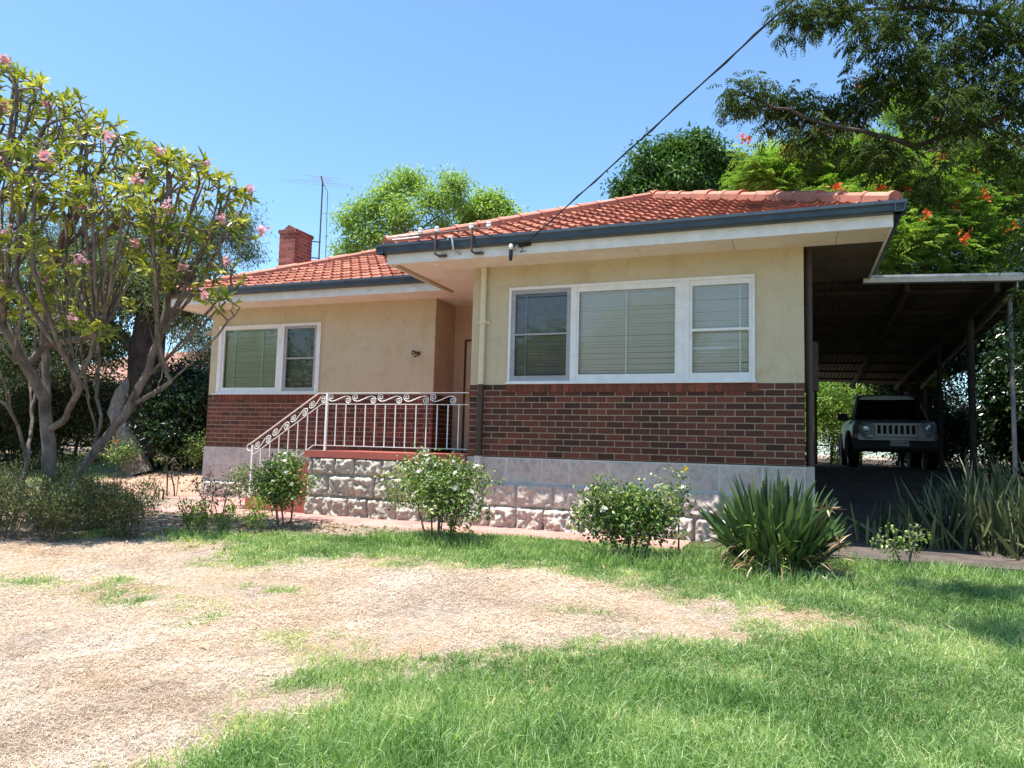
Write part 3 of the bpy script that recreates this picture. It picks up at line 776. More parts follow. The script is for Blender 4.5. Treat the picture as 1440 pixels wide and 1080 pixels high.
# chimney
ch, cm = MB(), MB(); cx0, cx1, cy0, cy1 = -6.86, -6.41, 4.0, 4.64; ca, cb = 3.2, 5.02
nc = int((cb-ca)/CH)
for o_, u_, n_, L_ in (((cx0, cy0, 0), (1, 0, 0), (0, -1, 0), cx1-cx0), ((cx1, cy0+0.1, 0), (0, 1, 0), (1, 0, 0), cy1-cy0-0.1), ((cx0, cy1, 0), (0, -1, 0), (-1, 0, 0), cy1-cy0-0.1), ((cx1-0.1, cy1, 0), (-1, 0, 0), (0, 1, 0), cx1-cx0-0.2)):
    bricks(ch, cm, o_, u_, n_, L_, ca, nc, tlo=0.1, thi=1.0)
zt = ca+nc*CH
for k in range(1):
    e_ = 0.03
    bricks(ch, cm, (cx0-e_, cy0-e_, 0), (1, 0, 0), (0, -1, 0), cx1-cx0+2*e_, zt, 1, depth=0.2); bricks(ch, cm, (cx1+e_, cy0-e_+0.2, 0), (0, 1, 0), (1, 0, 0), cy1-cy0+2*e_-0.2, zt, 1, depth=0.2)
    bricks(ch, cm, (cx0-e_, cy1+e_, 0), (0, -1, 0), (-1, 0, 0), cy1-cy0+2*e_-0.2, zt, 1, depth=0.2)
ch.box((cx0+0.02, cy0+0.02, zt), (cx1-0.02, cy1-0.02, zt+CH-0.01), 0.1)
# pitched cowl of two leaning tiles
ch.add([(cx1-0.02, cy0+0.06, zt+CH), (cx1-0.02, cy1, zt+CH), (cx1-0.25, cy0+0.06, zt+CH+0.13), (cx1-0.25, cy1, zt+CH+0.13), (cx0+0.02, cy0+0.06, zt+CH), (cx0+0.02, cy1, zt+CH)], [(0, 1, 3, 2), (2, 3, 5, 4), (0, 2, 4), (1, 5, 3)], 0.0)
o = ch.build('chimney', M['chimney'], roof)
mo = cm.build('chimney_mortar', noisy('old_mortar', (0.38, 0.25, 0.20), (0.48, 0.33, 0.27), 10, 0.95), roof)

# ------------------------------------------------------------------ balustrade
rail = empty('balustrade', (-2.47, 0.05, 0))
tag(rail, 'white wrought iron balustrade with scrolls on the red porch landing and stair', 'railing')
yr = 0.04; px0, px1 = -2.50, -0.03; sx0 = -3.95
r1 = MB(); r1.bar((-2.66, yr, 0.915), (px1, yr, 0.915), 0.032, 0.012); r1.bar((sx0-0.03, yr, 0.07), (-2.66, yr, 0.915), 0.032, 0.012, up=(0, 1, 0)) if False else r1.bar((sx0-0.03, yr, 0.07), (-2.66, yr, 0.915), 0.032, 0.012)
th = np.linspace(R(33), R(300), 14); r1.tube([(sx0-0.03-0.055*math.sin(a-R(33))*1.0-0.0, yr, 0.07-0.055+0.055*math.cos(a-R(33))) for a in th], 0.008, 6)
r1.build('handrail', M['white'], rail)
r2 = MB(); r2.bar((-2.60, yr, 0.74), (px1, yr, 0.74), 0.02, 0.010); r2.bar((sx0+0.02, yr, -0.12), (-2.60, yr, 0.74), 0.02, 0.010); r2.build('mid_rail', M['white'], rail)
r3 = MB(); r3.bar((-2.72, yr, 0.085), (px1, yr, 0.085), 0.02, 0.010); r3.bar((sx0+0.05, yr, -0.74), (-2.72, yr, 0.085), 0.02, 0.010); r3.build('bottom_rail', M['white'], rail)
p = MB(); p.bar((px0, yr, 0.001), (px0, yr, 0.91), 0.034, 0.034); p.build('post', M['white'], rail)
p = MB(); p.bar((sx0+0.03, yr, -1.05), (sx0+0.03, yr, 0.06), 0.03, 0.03); p.build('post', M['white'], rail)
p = MB(); p.bar((-0.75, yr, 0.001), (-0.75, yr, 0.081), 0.014, 0.014); p.build('foot', M['white'], rail)
sl1 = (0.74+0.12)/(-2.60-sx0-0.02)
proto = None
xs = [px0+0.178*(k+1) for k in range(14) if px0+0.178*(k+1) < px1-0.02]
for x in xs:
    b = MB(); b.bar((x, yr, 0.089), (x, yr, 0.736), 0.014, 0.014); b.build('baluster', M['white'], rail)
for x in np.arange(-2.68, sx0+0.06, -0.178):
    zt_ = -0.12+(x-sx0-0.02)*sl1; zb_ = 0.085+(x+2.72)*0.6705
    zb_ = min(zb_, 0.085)
    b = MB(); b.bar((x, yr, zb_), (x, yr, zt_), 0.014, 0.014); b.build('baluster', M['white'], rail)
def scroll(xa, xb, zfun, h):
    """one S scroll: spiral high beside xa, sweep, spiral low beside xb (heights relative to the band)"""
    r0 = 0.056; P = []
    for k in range(27):
        t = k/26; a = R(250-560*(1-t)); r = r0*(0.18+0.82*t); P.append((xa+0.068+r*math.cos(a), 0.108+r*math.sin(a)))
    b0_ = (xb-0.068+r0*math.cos(R(70)), 0.060+r0*math.sin(R(70))); a0_ = P[-1]
    c1 = (a0_[0]+0.09, a0_[1]-0.055); c2 = (b0_[0]-0.09, b0_[1]+0.055)
    for k in range(1, 12):
        t = k/12; P.append(tuple((1-t)**3*a0_[i]+3*(1-t)**2*t*c1[i]+3*(1-t)*t*t*c2[i]+t**3*b0_[i] for i in (0, 1)))
    for k in range(27):
        t = 1-k/26; a = R(70-560*(1-t)); r = r0*(0.18+0.82*t); P.append((xb-0.068+r*math.cos(a), 0.060+r*math.sin(a)))
    P = [(x, yr, zfun(x)+max(min(z, 0.170), 0.002)) for x, z in P]
    m_ = MB(); m_.tube(P, 0.0075, 6); m_.build('scroll', M['white'], rail)
step_ = (px1-0.06-(px0-0.05))/5.4
for k in range(6):
    xa = px0+0.0+k*step_; xb = min(xa+step_, px1)
    if xb-xa > 0.25: scroll(xa, xb, lambda x: 0.742, 0.17)
st2 = (px0-sx0-0.06)/4
for k in range(4):
    xa = sx0+0.06+k*st2; scroll(xa, xa+st2, lambda x: -0.12+(min(x, -2.6)-sx0-0.02)*sl1+0.005, 0.17)

# ------------------------------------------------------------------ aerial, line hardware, cable
an = empty('tv_antenna', (-6.25, 4.66, 4.3))
tag(an, 'thin rooftop television antenna strapped to the red brick chimney', 'antenna')
a_ = MB(); a_.tube([(-6.25, 4.72, 4.3), (-6.25, 4.72, 6.45)], 0.018, 8); a_.tube([(-6.10, 4.78, 4.4), (-6.12, 4.76, 6.2), (-6.22, 4.74, 6.38)], 0.008, 6); a_.build('mast', M['rust'], an)
bd = np.array([0.55, -0.83, -0.14]); bd /= np.linalg.norm(bd); sd = np.cross(bd, (0, 0, 1)); sd /= np.linalg.norm(sd); bc = np.array([-6.25, 4.72, 6.42])
a_ = MB(); a_.tube([bc-bd*0.3, bc+bd*0.75], 0.016, 6); a_.build('boom', M['rust'], an)
for k, ln in ((-0.25, 1.6), (0.0, 1.9), (0.12, 1.2), (0.3, 0.55), (0.45, 0.5), (0.62, 0.45), (0.72, 0.9)):
    a_ = MB(); c = bc+bd*k; a_.tube([c-sd*ln/2, c+sd*ln/2], 0.0042, 5); a_.build('element', M['steel'], an)
for z in (4.55, 4.95):
    a_ = MB(); a_.bar((-6.41, 4.6, z), (-6.23, 4.73, z), 0.03, 0.02); a_.build('wall_strap', M['rust'], an)

rk = empty('insulator_rack', (0, -0.7, 3.0))
tag(rk, 'old line rack with white insulators standing over the front gutter', 'line rack')
a_ = MB(); a_.tube([(-0.52, -0.76, 3.10), (0.57, -0.76, 3.115)], 0.011, 6); a_.build('bar', M['rust'], rk)
for x in (-0.25, 0.31):
    a_ = MB(); a_.tube([(x, -0.772, 2.80), (x, -0.772, 3.13)], 0.017, 8); a_.bar((x, -0.772, 2.80), (x, -0.62, 2.80), 0.03, 0.012); a_.bar((x, -0.655, 2.80), (x+0.12, -0.655, 2.80), 0.05, 0.03); a_.build('post', M['rust'], rk)
a_ = MB(); a_.tube([(-0.07, -0.75, 2.99), (-0.05, -0.76, 3.03), (0.0, -0.77, 3.02), (0.02, -0.775, 2.93), (0.03, -0.77, 2.84), (0.08, -0.64, 2.81)], 0.015, 8); a_.build('hook', M['steel'], rk)
for x in (-0.50, -0.24, 0.29, 0.55):
    a_ = MB(); a_.lathe([(0.0, 0.075), (0.03, 0.07), (0.034, 0.05), (0.022, 0.04), (0.036, 0.03), (0.036, 0.0), (0.01, -0.02), (0.0, -0.02)], (x, -0.76, 3.12), 12); a_.build('insulator', M['porcelain'], rk, smooth=True)
for dz in (0, -0.045):
    a_ = MB(); a_.tube([(-1.05-dz*2, -0.74, 3.11+dz), (-0.50, -0.755, 3.115+dz)], 0.011, 6); a_.build('rod', M['steel'], rk)

pc = MB(); A_ = np.array([1.03, -0.66, 2.86]); B_ = CAM_ = np.array([4.26, -3.7, 3.72]); dirv = (B_-A_); n = 40; P = []
far = A_+dirv*3.2
for i in range(n+1):
    t_ = i/n; q = A_+(far-A_)*t_; q[2] -= 0.35*t_*(1-t_)*0.9; P.append(q)
P = np.array(P)
pc.tube(P, 0.008, 6); off = np.stack([np.cos(np.linspace(0, 90, n+1)), np.zeros(n+1), np.sin(np.linspace(0, 90, n+1))], -1)*0.012
pc.tube(P+off, 0.006, 6)
cb_ = pc.build('power_cable', M['black'], origin=A_); tag(cb_, 'black overhead service cable rising from the front fascia into the sky', 'cable')
c_ = MB(); c_.tube([(1.06, -0.68, 2.87), (0.99, -0.70, 2.91), (0.93, -0.70, 2.89), (0.88, -0.70, 2.80), (0.86, -0.70, 2.70)], 0.012, 6); c_.lathe([(0.0, 0.13), (0.022, 0.125), (0.028, 0.06), (0.028, 0.0), (0.02, -0.05), (0.0, -0.06)], (0.86, -0.70, 2.70), 12)
c_.bar((0.95, -0.645, 2.865), (1.12, -0.645, 2.88), 0.05, 0.05); c_.tube([(1.0, -0.66, 2.84), (1.02, -0.68, 2.79), (0.98, -0.67, 2.76), (1.06, -0.66, 2.78)], 0.007, 5); c_.build('connector', M['black'], cb_)
c_ = MB(); c_.lathe([(0.0, 0.05), (0.032, 0.04), (0.036, 0.0), (0.03, -0.03), (0.0, -0.035)], (0.865, -0.70, 2.83), 12); c_.build('insulator', M['porcelain'], cb_, smooth=True)
# ------------------------------------------------------------------ carport
cp = empty('carport', (6.0, 2.1, -0.5))
tag(cp, 'dark flat carport with pale front gutter attached to the right side of the house', 'carport')
CY0, CY1, CX0, CX1 = 2.15, 13.2, 4.62, 7.75
def cz(y, x=7.36): return 2.72-0.045*(y-CY0)-0.05*max(0, x-5.4)
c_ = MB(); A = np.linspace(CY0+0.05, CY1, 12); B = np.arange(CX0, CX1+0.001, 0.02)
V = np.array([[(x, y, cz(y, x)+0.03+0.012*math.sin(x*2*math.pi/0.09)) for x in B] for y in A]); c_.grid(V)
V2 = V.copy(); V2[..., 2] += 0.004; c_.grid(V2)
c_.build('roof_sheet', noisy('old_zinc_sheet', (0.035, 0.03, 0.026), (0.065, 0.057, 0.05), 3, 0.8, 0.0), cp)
c_ = MB(); c_.prism([(0, -0.02), (0.11, -0.02), (0.12, 0.05), (0.135, 0.05), (0.135, 0.085), (0, 0.085)], (5.40, CY0+0.03, cz(CY0, 5.4)), (CX1+0.12, CY0+0.03, cz(CY0)), (0, -1, 0)); c_.build('gutter', M['steel'], cp)
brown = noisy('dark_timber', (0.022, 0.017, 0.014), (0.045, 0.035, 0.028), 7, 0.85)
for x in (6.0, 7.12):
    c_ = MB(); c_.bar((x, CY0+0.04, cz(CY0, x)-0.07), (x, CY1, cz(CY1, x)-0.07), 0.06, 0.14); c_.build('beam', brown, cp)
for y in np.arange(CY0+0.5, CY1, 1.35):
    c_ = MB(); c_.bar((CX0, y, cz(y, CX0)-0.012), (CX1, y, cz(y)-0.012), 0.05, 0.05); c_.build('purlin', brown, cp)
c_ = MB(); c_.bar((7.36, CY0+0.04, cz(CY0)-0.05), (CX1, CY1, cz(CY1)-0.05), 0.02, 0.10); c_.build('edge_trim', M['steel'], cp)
for x, y, r, mt in ((7.30, 2.35, 0.03, noisy('dull_grey_pipe', (0.12, 0.125, 0.13), (0.18, 0.185, 0.19), 9, 0.6)), (7.13, 4.0, 0.055, brown), (7.12, 6.7, 0.04, brown), (7.12, 9.4, 0.045, brown), (7.12, 12.2, 0.045, brown), (5.0, 12.2, 0.045, brown)):
    c_ = MB(); c_.tube([(x, y, float(gz(x, y))-0.1), (x, y, cz(y)-0.13)], r, 10); c_.build('post', mt, cp)
mb_ = MB(); mb_.box((W+0.004, 1.5, 1.05), (W+0.2, 1.9, 1.75)); mb_.box((W+0.2, 1.53, 1.08), (W+0.21, 1.87, 1.72)); o = mb_.build('meter_box', M['brown_paint'], origin=(W+0.1, 1.7, 1.4)); tag(o, 'dark electricity meter box fixed to the side wall under the eave', 'meter box')

# ------------------------------------------------------------------ parked car (a compact off-roader nose-on under the carport)
cx, cy = 6.52, 8.2; cz0 = float(gz(cx, cy+1.3))+0.055
car = empty('parked_car', (cx, cy, cz0)); tag(car, 'silver off road car parked nose out in the dark carport', 'car')
paint = noisy('silver_paint', (0.36, 0.39, 0.42), (0.39, 0.42, 0.45), 3, 0.3, 0.25, bs=0.0)
plastic = noisy('charcoal_plastic', (0.025, 0.025, 0.027), (0.035, 0.035, 0.037), 20, 0.6)
cglass = noisy('tinted_car_glass', (0.01, 0.012, 0.013), (0.012, 0.014, 0.015), 3, 0.05, spec=0.6, bs=0.0)
chrome = noisy('headlight_glass', (0.40, 0.43, 0.46), (0.55, 0.57, 0.6), 20, 0.08, 0.5, bs=0.0)
def X_(x, y, z): return (cx+x, cy+y, cz0+z)
def loft(secs, name, mat, par=car, smooth=True):
    """secs: list of (y, [(x,z)...]) half profiles, mirrored"""
    m_ = MB(); V = []
    for y, pr in secs:
        full = [X_(-x, y, z) for x, z in pr]+[X_(x, y, z) for x, z in pr[::-1]]
        V.append(full)
    V = np.array(V); m_.grid(V)
    m_.add(V[0], [tuple(range(len(V[0])))]); m_.add(V[-1], [tuple(range(len(V[-1])))[::-1]])
    return m_.build(name, mat, par, smooth)
# half profiles from sill to shoulder to centre
def low(hw, zs, zt, r=0.10): return [(hw-0.05, zs), (hw, zs+0.12), (hw+0.01, (zs+zt)/2), (hw-0.01, zt-r), (hw-0.05, zt-0.03), (hw-0.14, zt), (0.0, zt+0.02)]
loft([(0.10, low(0.74, 0.52, 0.98)), (0.16, low(0.80, 0.48, 1.03)), (0.5, low(0.86, 0.42, 1.07)), (1.15, low(0.88, 0.36, 1.12)), (1.3, low(0.885, 0.36, 1.10)), (3.9, low(0.885, 0.36, 1.10)), (4.25, low(0.84, 0.45, 1.06))], 'body', paint)
def cab(hw0, hw1, z0, z1): return [(hw0, z0), (hw0-0.02, z0+0.1), (hw1+0.02, z1-0.1), (hw1-0.04, z1-0.02), (hw1-0.14, z1), (0, z1+0.02)]
loft([(1.62, cab(0.74, 0.60, 1.08, 1.70)), (1.95, cab(0.80, 0.62, 1.08, 1.76)), (3.8, cab(0.80, 0.62, 1.08, 1.77)), (4.15, cab(0.78, 0.58, 1.06, 1.68))], 'cabin', paint)
ws = MB(); q = [X_(-0.76, 1.10, 1.115), X_(0.76, 1.10, 1.115), X_(0.61, 1.70, 1.70), X_(-0.61, 1.70, 1.70)]
ws.add(q+[(a, b+0.6, c) for a, b, c in q[:2]]+[(a, b+0.1, c) for a, b, c in q[2:]], [(0, 1, 2, 3), (0, 3, 7, 4), (1, 5, 6, 2), (3, 2, 6, 7)]); ws.build('windscreen', cglass, car)
for s_ in (-1, 1):
    m_ = MB(); m_.bar(X_(s_*0.78, 1.09, 1.10), X_(s_*0.625, 1.69, 1.72), 0.05, 0.05, up=(0, 1, 0)); m_.build('windscreen_pillar', paint, car)
    m_ = MB(); m_.add([X_(s_*0.79, 1.75, 1.15), X_(s_*0.80, 3.7, 1.15), X_(s_*0.655, 3.6, 1.64), X_(s_*0.65, 2.0, 1.64)], [(0, 1, 2, 3)]); m_.build('side_window', cglass, car)
    m_ = MB(); m_.box(X_(s_*0.98-0.11, 1.45, 1.10), X_(s_*0.98+0.11, 1.56, 1.27)); m_.bar(X_(s_*0.82, 1.5, 1.14), X_(s_*0.92, 1.5, 1.16), 0.05, 0.05, up=(0, 1, 0)); m_.build('wing_mirror', plastic, car)
    # headlight on a raised round bezel, fog lamp, indicator
    ring = MB(); a = np.linspace(0, 2*math.pi, 25)
    for (ra, ya), (rb_, yb_) in (((0.155, 0.12), (0.155, 0.02)), ((0.155, 0.02), (0.125, 0.0)), ((0.125, 0.0), (0.115, 0.05))):
        ring.grid(np.array([[X_(s_*0.60+ra*math.cos(t), ya, 0.87+ra*math.sin(t)) for t in a], [X_(s_*0.60+rb_*math.cos(t), yb_, 0.87+rb_*math.sin(t)) for t in a]]))
    h_ = ring.build('headlight', paint, car, True)
    l_ = MB(); l_.grid(np.array([[X_(s_*0.60+r*math.cos(t), 0.03-0.02*math.cos(r/0.12*1.4), 0.87+r*math.sin(t)) for t in a] for r in (0.0, 0.04, 0.08, 0.116)])); l_.build('lens', chrome, h_, True)
    m_ = MB(); m_.grid(np.array([[X_(s_*0.50+r*math.cos(t), 0.03, 0.695+r*math.sin(t)) for t in a] for r in (0.0, 0.04)])); m_.build('fog_lamp', plastic, car)
    m_ = MB(); m_.box(X_(s_*0.79-0.05, 0.10, 0.67), X_(s_*0.79+0.05, 0.2, 0.73)); m_.build('indicator', noisy('amber_lens', (0.5, 0.14, 0.03), (0.55, 0.17, 0.04), 9, 0.3), car)
    # flared arch and wheel
    for yy in (0.95, 3.5):
        m_ = MB(); m_.tube([X_(s_*0.90, yy+0.43*math.cos(t), 0.38+0.43*math.sin(t)) for t in np.linspace(-0.3, math.pi+0.3, 12)], 0.05, 8); m_.build('wheel_arch', plastic, car)
        t_ = MB(); pr = [(0.20, -0.1), (0.35, -0.11), (0.365, -0.06), (0.365, 0.06), (0.35, 0.11), (0.20, 0.10)]
        tt = np.linspace(0, 2*math.pi, 25)
        t_.grid(np.array([[X_(s_*0.80+w_, yy+r*math.cos(t), 0.365+r*math.sin(t)) for t in tt] for r, w_ in pr])); wh_ = t_.build('wheel', M['black'], car, True)
        t_ = MB(); t_.grid(np.array([[X_(s_*(0.80+w_), yy+r*math.cos(t), 0.365+r*math.sin(t)) for t in tt] for r, w_ in [(0.0, 0.06), (0.1, 0.07), (0.205, 0.05), (0.205, -0.1)]])); t_.build('rim', M['steel'], wh_, True)
# grille panel with seven slots
gr_ = MB(); sw = 0.066; gp_ = 0.112
for k in range(8):
    x = (k-3.5)*gp_; gr_.box(X_(x-(gp_-sw)/2, -0.005, 0.76), X_(x+(gp_-sw)/2, 0.09, 0.95))
gr_.box(X_(-0.44, -0.005, 0.95), X_(0.44, 0.1, 0.995)); gr_.box(X_(-0.42, -0.005, 0.70), X_(0.42, 0.1, 0.76))
for s_ in (-1, 1):
    pts = [X_(s_*0.415, 0.0, 0.66), X_(s_*0.60, 0.0, 0.655), X_(s_*0.72, 0.03, 0.74), X_(s_*0.75, 0.04, 0.87), X_(s_*0.70, 0.04, 0.99), X_(s_*0.44, 0.0, 1.0)]
    gr_.add(pts+[(a, b+0.1, c) for a, b, c in pts], [tuple(range(6)) if s_ > 0 else tuple(range(6))[::-1]]+[(i, (i+1) % 6, 6+(i+1) % 6, 6+i) for i in range(6)])
gr_.build('grille', paint, car)
m_ = MB(); m_.box(X_(-0.41, 0.07, 0.75), X_(0.41, 0.095, 0.96)); m_.build('radiator_opening', M['black'], car)
bm2 = MB(); bm2.prism([(0.0, 0.36), (0.0, 0.60), (0.05, 0.62), (0.10, 0.58), (0.11, 0.44), (0.06, 0.36)], X_(-0.86, 0.06, 0), X_(0.86, 0.06, 0), (0, -1, 0)); 
# prism z is relative to the base point
bm2.build('bumper', plastic, car)
pm_ = MB(); pm_.box(X_(-0.13, -0.06, 0.50), X_(0.24, -0.052, 0.61)); npl = pm_.build('number_plate', noisy('plate_white', (0.6, 0.6, 0.58), (0.66, 0.66, 0.64), 9, 0.4), car)
cu_ = bpy.data.curves.new('plate_text', 'FONT'); cu_.body = '1CDA 882'; cu_.size = 0.085; cu_.extrude = 0.001; cu_.align_x = 'CENTER'; cu_.align_y = 'CENTER'
tmp = bpy.data.objects.new('plate_text', cu_); COL.objects.link(tmp); bpy.context.view_layer.update()
me_ = bpy.data.meshes.new_from_object(tmp.evaluated_get(bpy.context.evaluated_depsgraph_get())); bpy.data.objects.remove(tmp)
to = bpy.data.objects.new('plate_lettering', me_); COL.objects.link(to); to.parent = npl; to.location = (0.055, -0.0635, 0.555); to.rotation_euler = (R(90), 0, 0); me_.materials.clear(); me_.materials.append(noisy('plate_ink', (0.02, 0.03, 0.12), (0.02, 0.03, 0.14), 5, 0.5))
m_ = MB(); m_.box(X_(0.35, 0.95, 1.125), X_(0.39, 1.02, 1.135)); m_.build('washer_nozzle', plastic, car)
for s_ in (-1, 1):
    m_ = MB(); m_.tube([X_(s_*0.55, 1.9, 1.79), X_(s_*0.56, 2.0, 1.83), X_(s_*0.56, 3.6, 1.84), X_(s_*0.55, 3.75, 1.79)], 0.018, 6); m_.build('roof_rail', plastic, car)

# ------------------------------------------------------------------ neighbouring house, far left
nh = empty('neighbour_house', (-22, 13, -0.4)); tag(nh, 'neighbouring house with faded pink tile roof seen behind the left trees', 'house')
m_ = MB(); m_.box((-27, 12.6, -1), (-15.3, 20, 2.35)); m_.build('wall', M['wall'], nh)
def far_roof(corners, ridge):
    """a sheet of far tile courses"""
    a, b = [np.array(c, float) for c in corners]; c, d = [np.array(q, float) for q in ridge]; n = 16; m = 40; V = []
    for i in range(n):
        for h, t_ in ((0.03, i/n), (0.0, (i+0.98)/n)):
            p = a+(c-a)*t_; q = b+(d-b)*t_
            V.append([p+(q-p)*j/m+np.array([0, 0, h+0.012*math.sin(j*2.4)]) for j in range(m+1)])
    return np.array(V)
m_ = MB(); V = far_roof(((-28, 11.9, 2.3), (-14.4, 11.9, 2.3)), ((-24, 16, 4.1), (-18.4, 16, 4.1))); m_.grid(V, rb.rand(V.shape[0]-1, V.shape[1]-1).ravel())
V = far_roof(((-14.4, 11.9, 2.3), (-14.4, 20.5, 2.3)), ((-18.4, 16, 4.1), (-18.4, 16.4, 4.1))); m_.grid(V, rb.rand(V.shape[0]-1, V.shape[1]-1).ravel()); m_.build('roof', M['old_tile'], nh)
m_ = MB(); m_.box((-28, 11.82, 2.17), (-14.3, 11.9, 2.32)); m_.box((-14.38, 11.9, 2.17), (-14.3, 20.5, 2.32)); m_.build('gutter', M['white'], nh)
m_ = MB(); m_.box((-19.5, 12.55, 0.7), (-17.5, 12.6, 1.9)); wf = m_.build('window', M['white'], nh)
m_ = MB(); m_.box((-19.4, 12.53, 0.8), (-17.6, 12.55, 1.8)); m_.build('pane', M['dark'], wf)
# ------------------------------------------------------------------ growing things
def unit(v): 
    return v/np.maximum(np.linalg.norm(v, axis=-1, keepdims=True), 1e-9)
def grow(P, par, att, step, kill, infl=1e9, iters=160, jit=0.25, up=0.0, rs=None, maxn=9000):
    """space colonisation: branches reach for the attractor points"""
    rs = rs or np.random.RandomState(0)
    P = [np.array(p, float) for p in P]; par = list(par); att = np.array(att, float)
    A = np.array(P); d2 = ((att[:, None]-A[None])**2).sum(-1); ni = d2.argmin(1); nd = np.sqrt(d2.min(1)); alive = nd > kill
    seen = set()
    for it in range(iters):
        idx = np.where(alive & (nd < infl))[0]
        if len(idx) == 0 or len(P) > maxn: break
        base = np.array([P[k] for k in ni[idx]]); dr = unit(att[idx]-base)
        uq, inv = np.unique(ni[idx], return_inverse=True); s = np.zeros((len(uq), 3)); np.add.at(s, inv, dr)
        s = unit(s+rs.normal(0, jit, s.shape)*0.5+np.array([0, 0, up])); new = []
        for u_, v in zip(uq, s):
            q = P[u_]+v*step; key = (int(u_), tuple(np.round(q/(step*0.3)).astype(int)))
            if key in seen: continue
            seen.add(key); P.append(q); par.append(int(u_)); new.append(len(P)-1)
        if not new: 
            alive[idx] = False; continue
        N = np.array([P[k] for k in new]); d = np.sqrt(((att[:, None]-N[None])**2).sum(-1)); j = d.argmin(1); m = d[np.arange(len(att)), j]
        b = m < nd; nd[b] = m[b]; ni[b] = np.array(new)[j[b]]; alive &= nd > kill
    return np.array(P), np.array(par)
def radii(par, tip, ex, cap=None, floor=None):
    n = len(par); s = np.zeros(n); kids = np.zeros(n, int)
    for i in range(n-1, -1, -1):
        if s[i] == 0: s[i] = tip**ex
        if par[i] >= 0: s[par[i]] += s[i]; kids[par[i]] += 1
    r = s**(1/ex)
    if cap: r = np.minimum(r, cap)
    return r, kids
def skin(mb, P, par, r, tint=0.5, thick=0.05):
    n = len(P); ch = [[] for _ in range(n)]
    for i, p in enumerate(par):
        if p >= 0: ch[p].append(i)
    starts = [(i, -1) for i in range(n) if par[i] < 0]
    while starts:
        i, fr = starts.pop(); c = ([fr] if fr >= 0 else [])+[i]
        while ch[i]:
            k = sorted(ch[i], key=lambda q: -r[q]); starts += [(q, i) for q in k[1:]]; i = k[0]; c.append(i)
        if len(c) < 2: continue
        rr_ = r[c].copy()
        if fr >= 0: rr_[0] = min(rr_[1]*1.15, r[fr])
        big = rr_.max(); pts = P[c]
        mb.tube(pts, rr_, 10 if big > thick else (6 if big > thick*0.4 else 4), False, tint)
def leaves(mb, B, Dv, N, L, Wd, tint, fold=0.12, droop=0.1, mat=0):
    """folded leaf blades: base, two mid points, tip"""
    Dv = unit(Dv); S = unit(np.cross(Dv, N)); N = np.cross(S, Dv); L = np.asarray(L)[:, None]; Wd = np.asarray(Wd)[:, None]
    mid = B+Dv*L*0.5; tip = B+Dv*L-N*L*droop
    V = np.stack([B, mid+S*Wd*0.5+N*Wd*fold, tip, mid-S*Wd*0.5+N*Wd*fold], 1)
    n = len(B); i = np.arange(n)[:, None]*4
    mb.add(V.reshape(-1, 3), np.concatenate([i+np.array([[0, 1, 2]]), i+np.array([[0, 2, 3]])], 1).reshape(-1, 3), np.repeat(tint, 2), mat)
def straps(mb, B, Dv, N, L, Wd, tint, bend, seg=4, prof=None, fold=0.0, mat=0):
    """long leaves curving towards -z; bend 0..1"""
    Dv = unit(Dv); n = len(B); L = np.asarray(L); Wd = np.asarray(Wd); bend = np.asarray(bend)
    prof = prof or [0.6, 1.0, 0.9, 0.6, 0.05]
    pf = np.interp(np.linspace(0, 1, seg+1), np.linspace(0, 1, len(prof)), prof)
    C = B.copy(); d = Dv.copy(); rows = []; S = unit(np.cross(Dv, N))
    for k in range(seg+1):
        w = (Wd*pf[k]*0.5)[:, None]; nn = np.cross(S, d)
        if fold: rows.append(np.stack([C-S*w, C-nn*w*fold, C+S*w], 1))
        else: rows.append(np.stack([C-S*w, C+S*w], 1))
        C = C+d*(L/seg)[:, None]; d = unit(d+np.array([0, 0, -1.0])*(bend/seg)[:, None]*2)
    V = np.stack(rows, 1); a = V.shape[2]; i = np.arange(n)[:, None, None, None]*(seg+1)*a+np.arange(seg)[None, :, None, None]*a+np.arange(a-1)[None, None, :, None]
    F = i+np.array([0, 1, a+1, a])[None, None, None]
    mb.add(V.reshape(-1, 3), F.reshape(-1, 4), np.repeat(tint, seg*(a-1)), mat)
def rdir(rs, n, zb=0.0, zs=1.0):
    v = rs.normal(0, 1, (n, 3)); v[:, 2] = v[:, 2]*zs+zb; return unit(v)
def blob_pts(rs, blobs):
    out = []
    for (c, r, n) in blobs:
        v = unit(rs.normal(0, 1, (n, 3)))*(rs.rand(n, 1)**0.45)
        out.append(np.array(c)+v*np.array(r))
    return np.concatenate(out)
def crown_leaves(mb, rs, A, per, spread, L, Wd, droop=0.3, out=None, tspread=0.25, zb=0.0):
    """leaf clumps round anchors A; each clump has its own hue offset"""
    n = len(A); base = np.repeat(A, per, 0); ct = np.repeat(rs.rand(n), per)
    off = rs.normal(0, 1, (n*per, 3))*np.array(spread); B = base+off
    o = unit(off+1e-6) if out is None else unit(off/np.array(spread)+np.repeat(out, per, 0))
    Dv = unit(o*0.7+rs.normal(0, 0.6, (n*per, 3))+np.array([0, 0, -droop])); N = unit(rs.normal(0, 0.5, (n*per, 3))+np.array([0, 0, 1.0]))
    t = np.clip(ct*0.6+rs.rand(n*per)*0.4+rs.normal(0, tspread*0.3, n*per), 0, 1)
    leaves(mb, B, Dv, N, rs.uniform(0.7, 1.25, n*per)*L, rs.uniform(0.8, 1.2, n*per)*Wd, t)
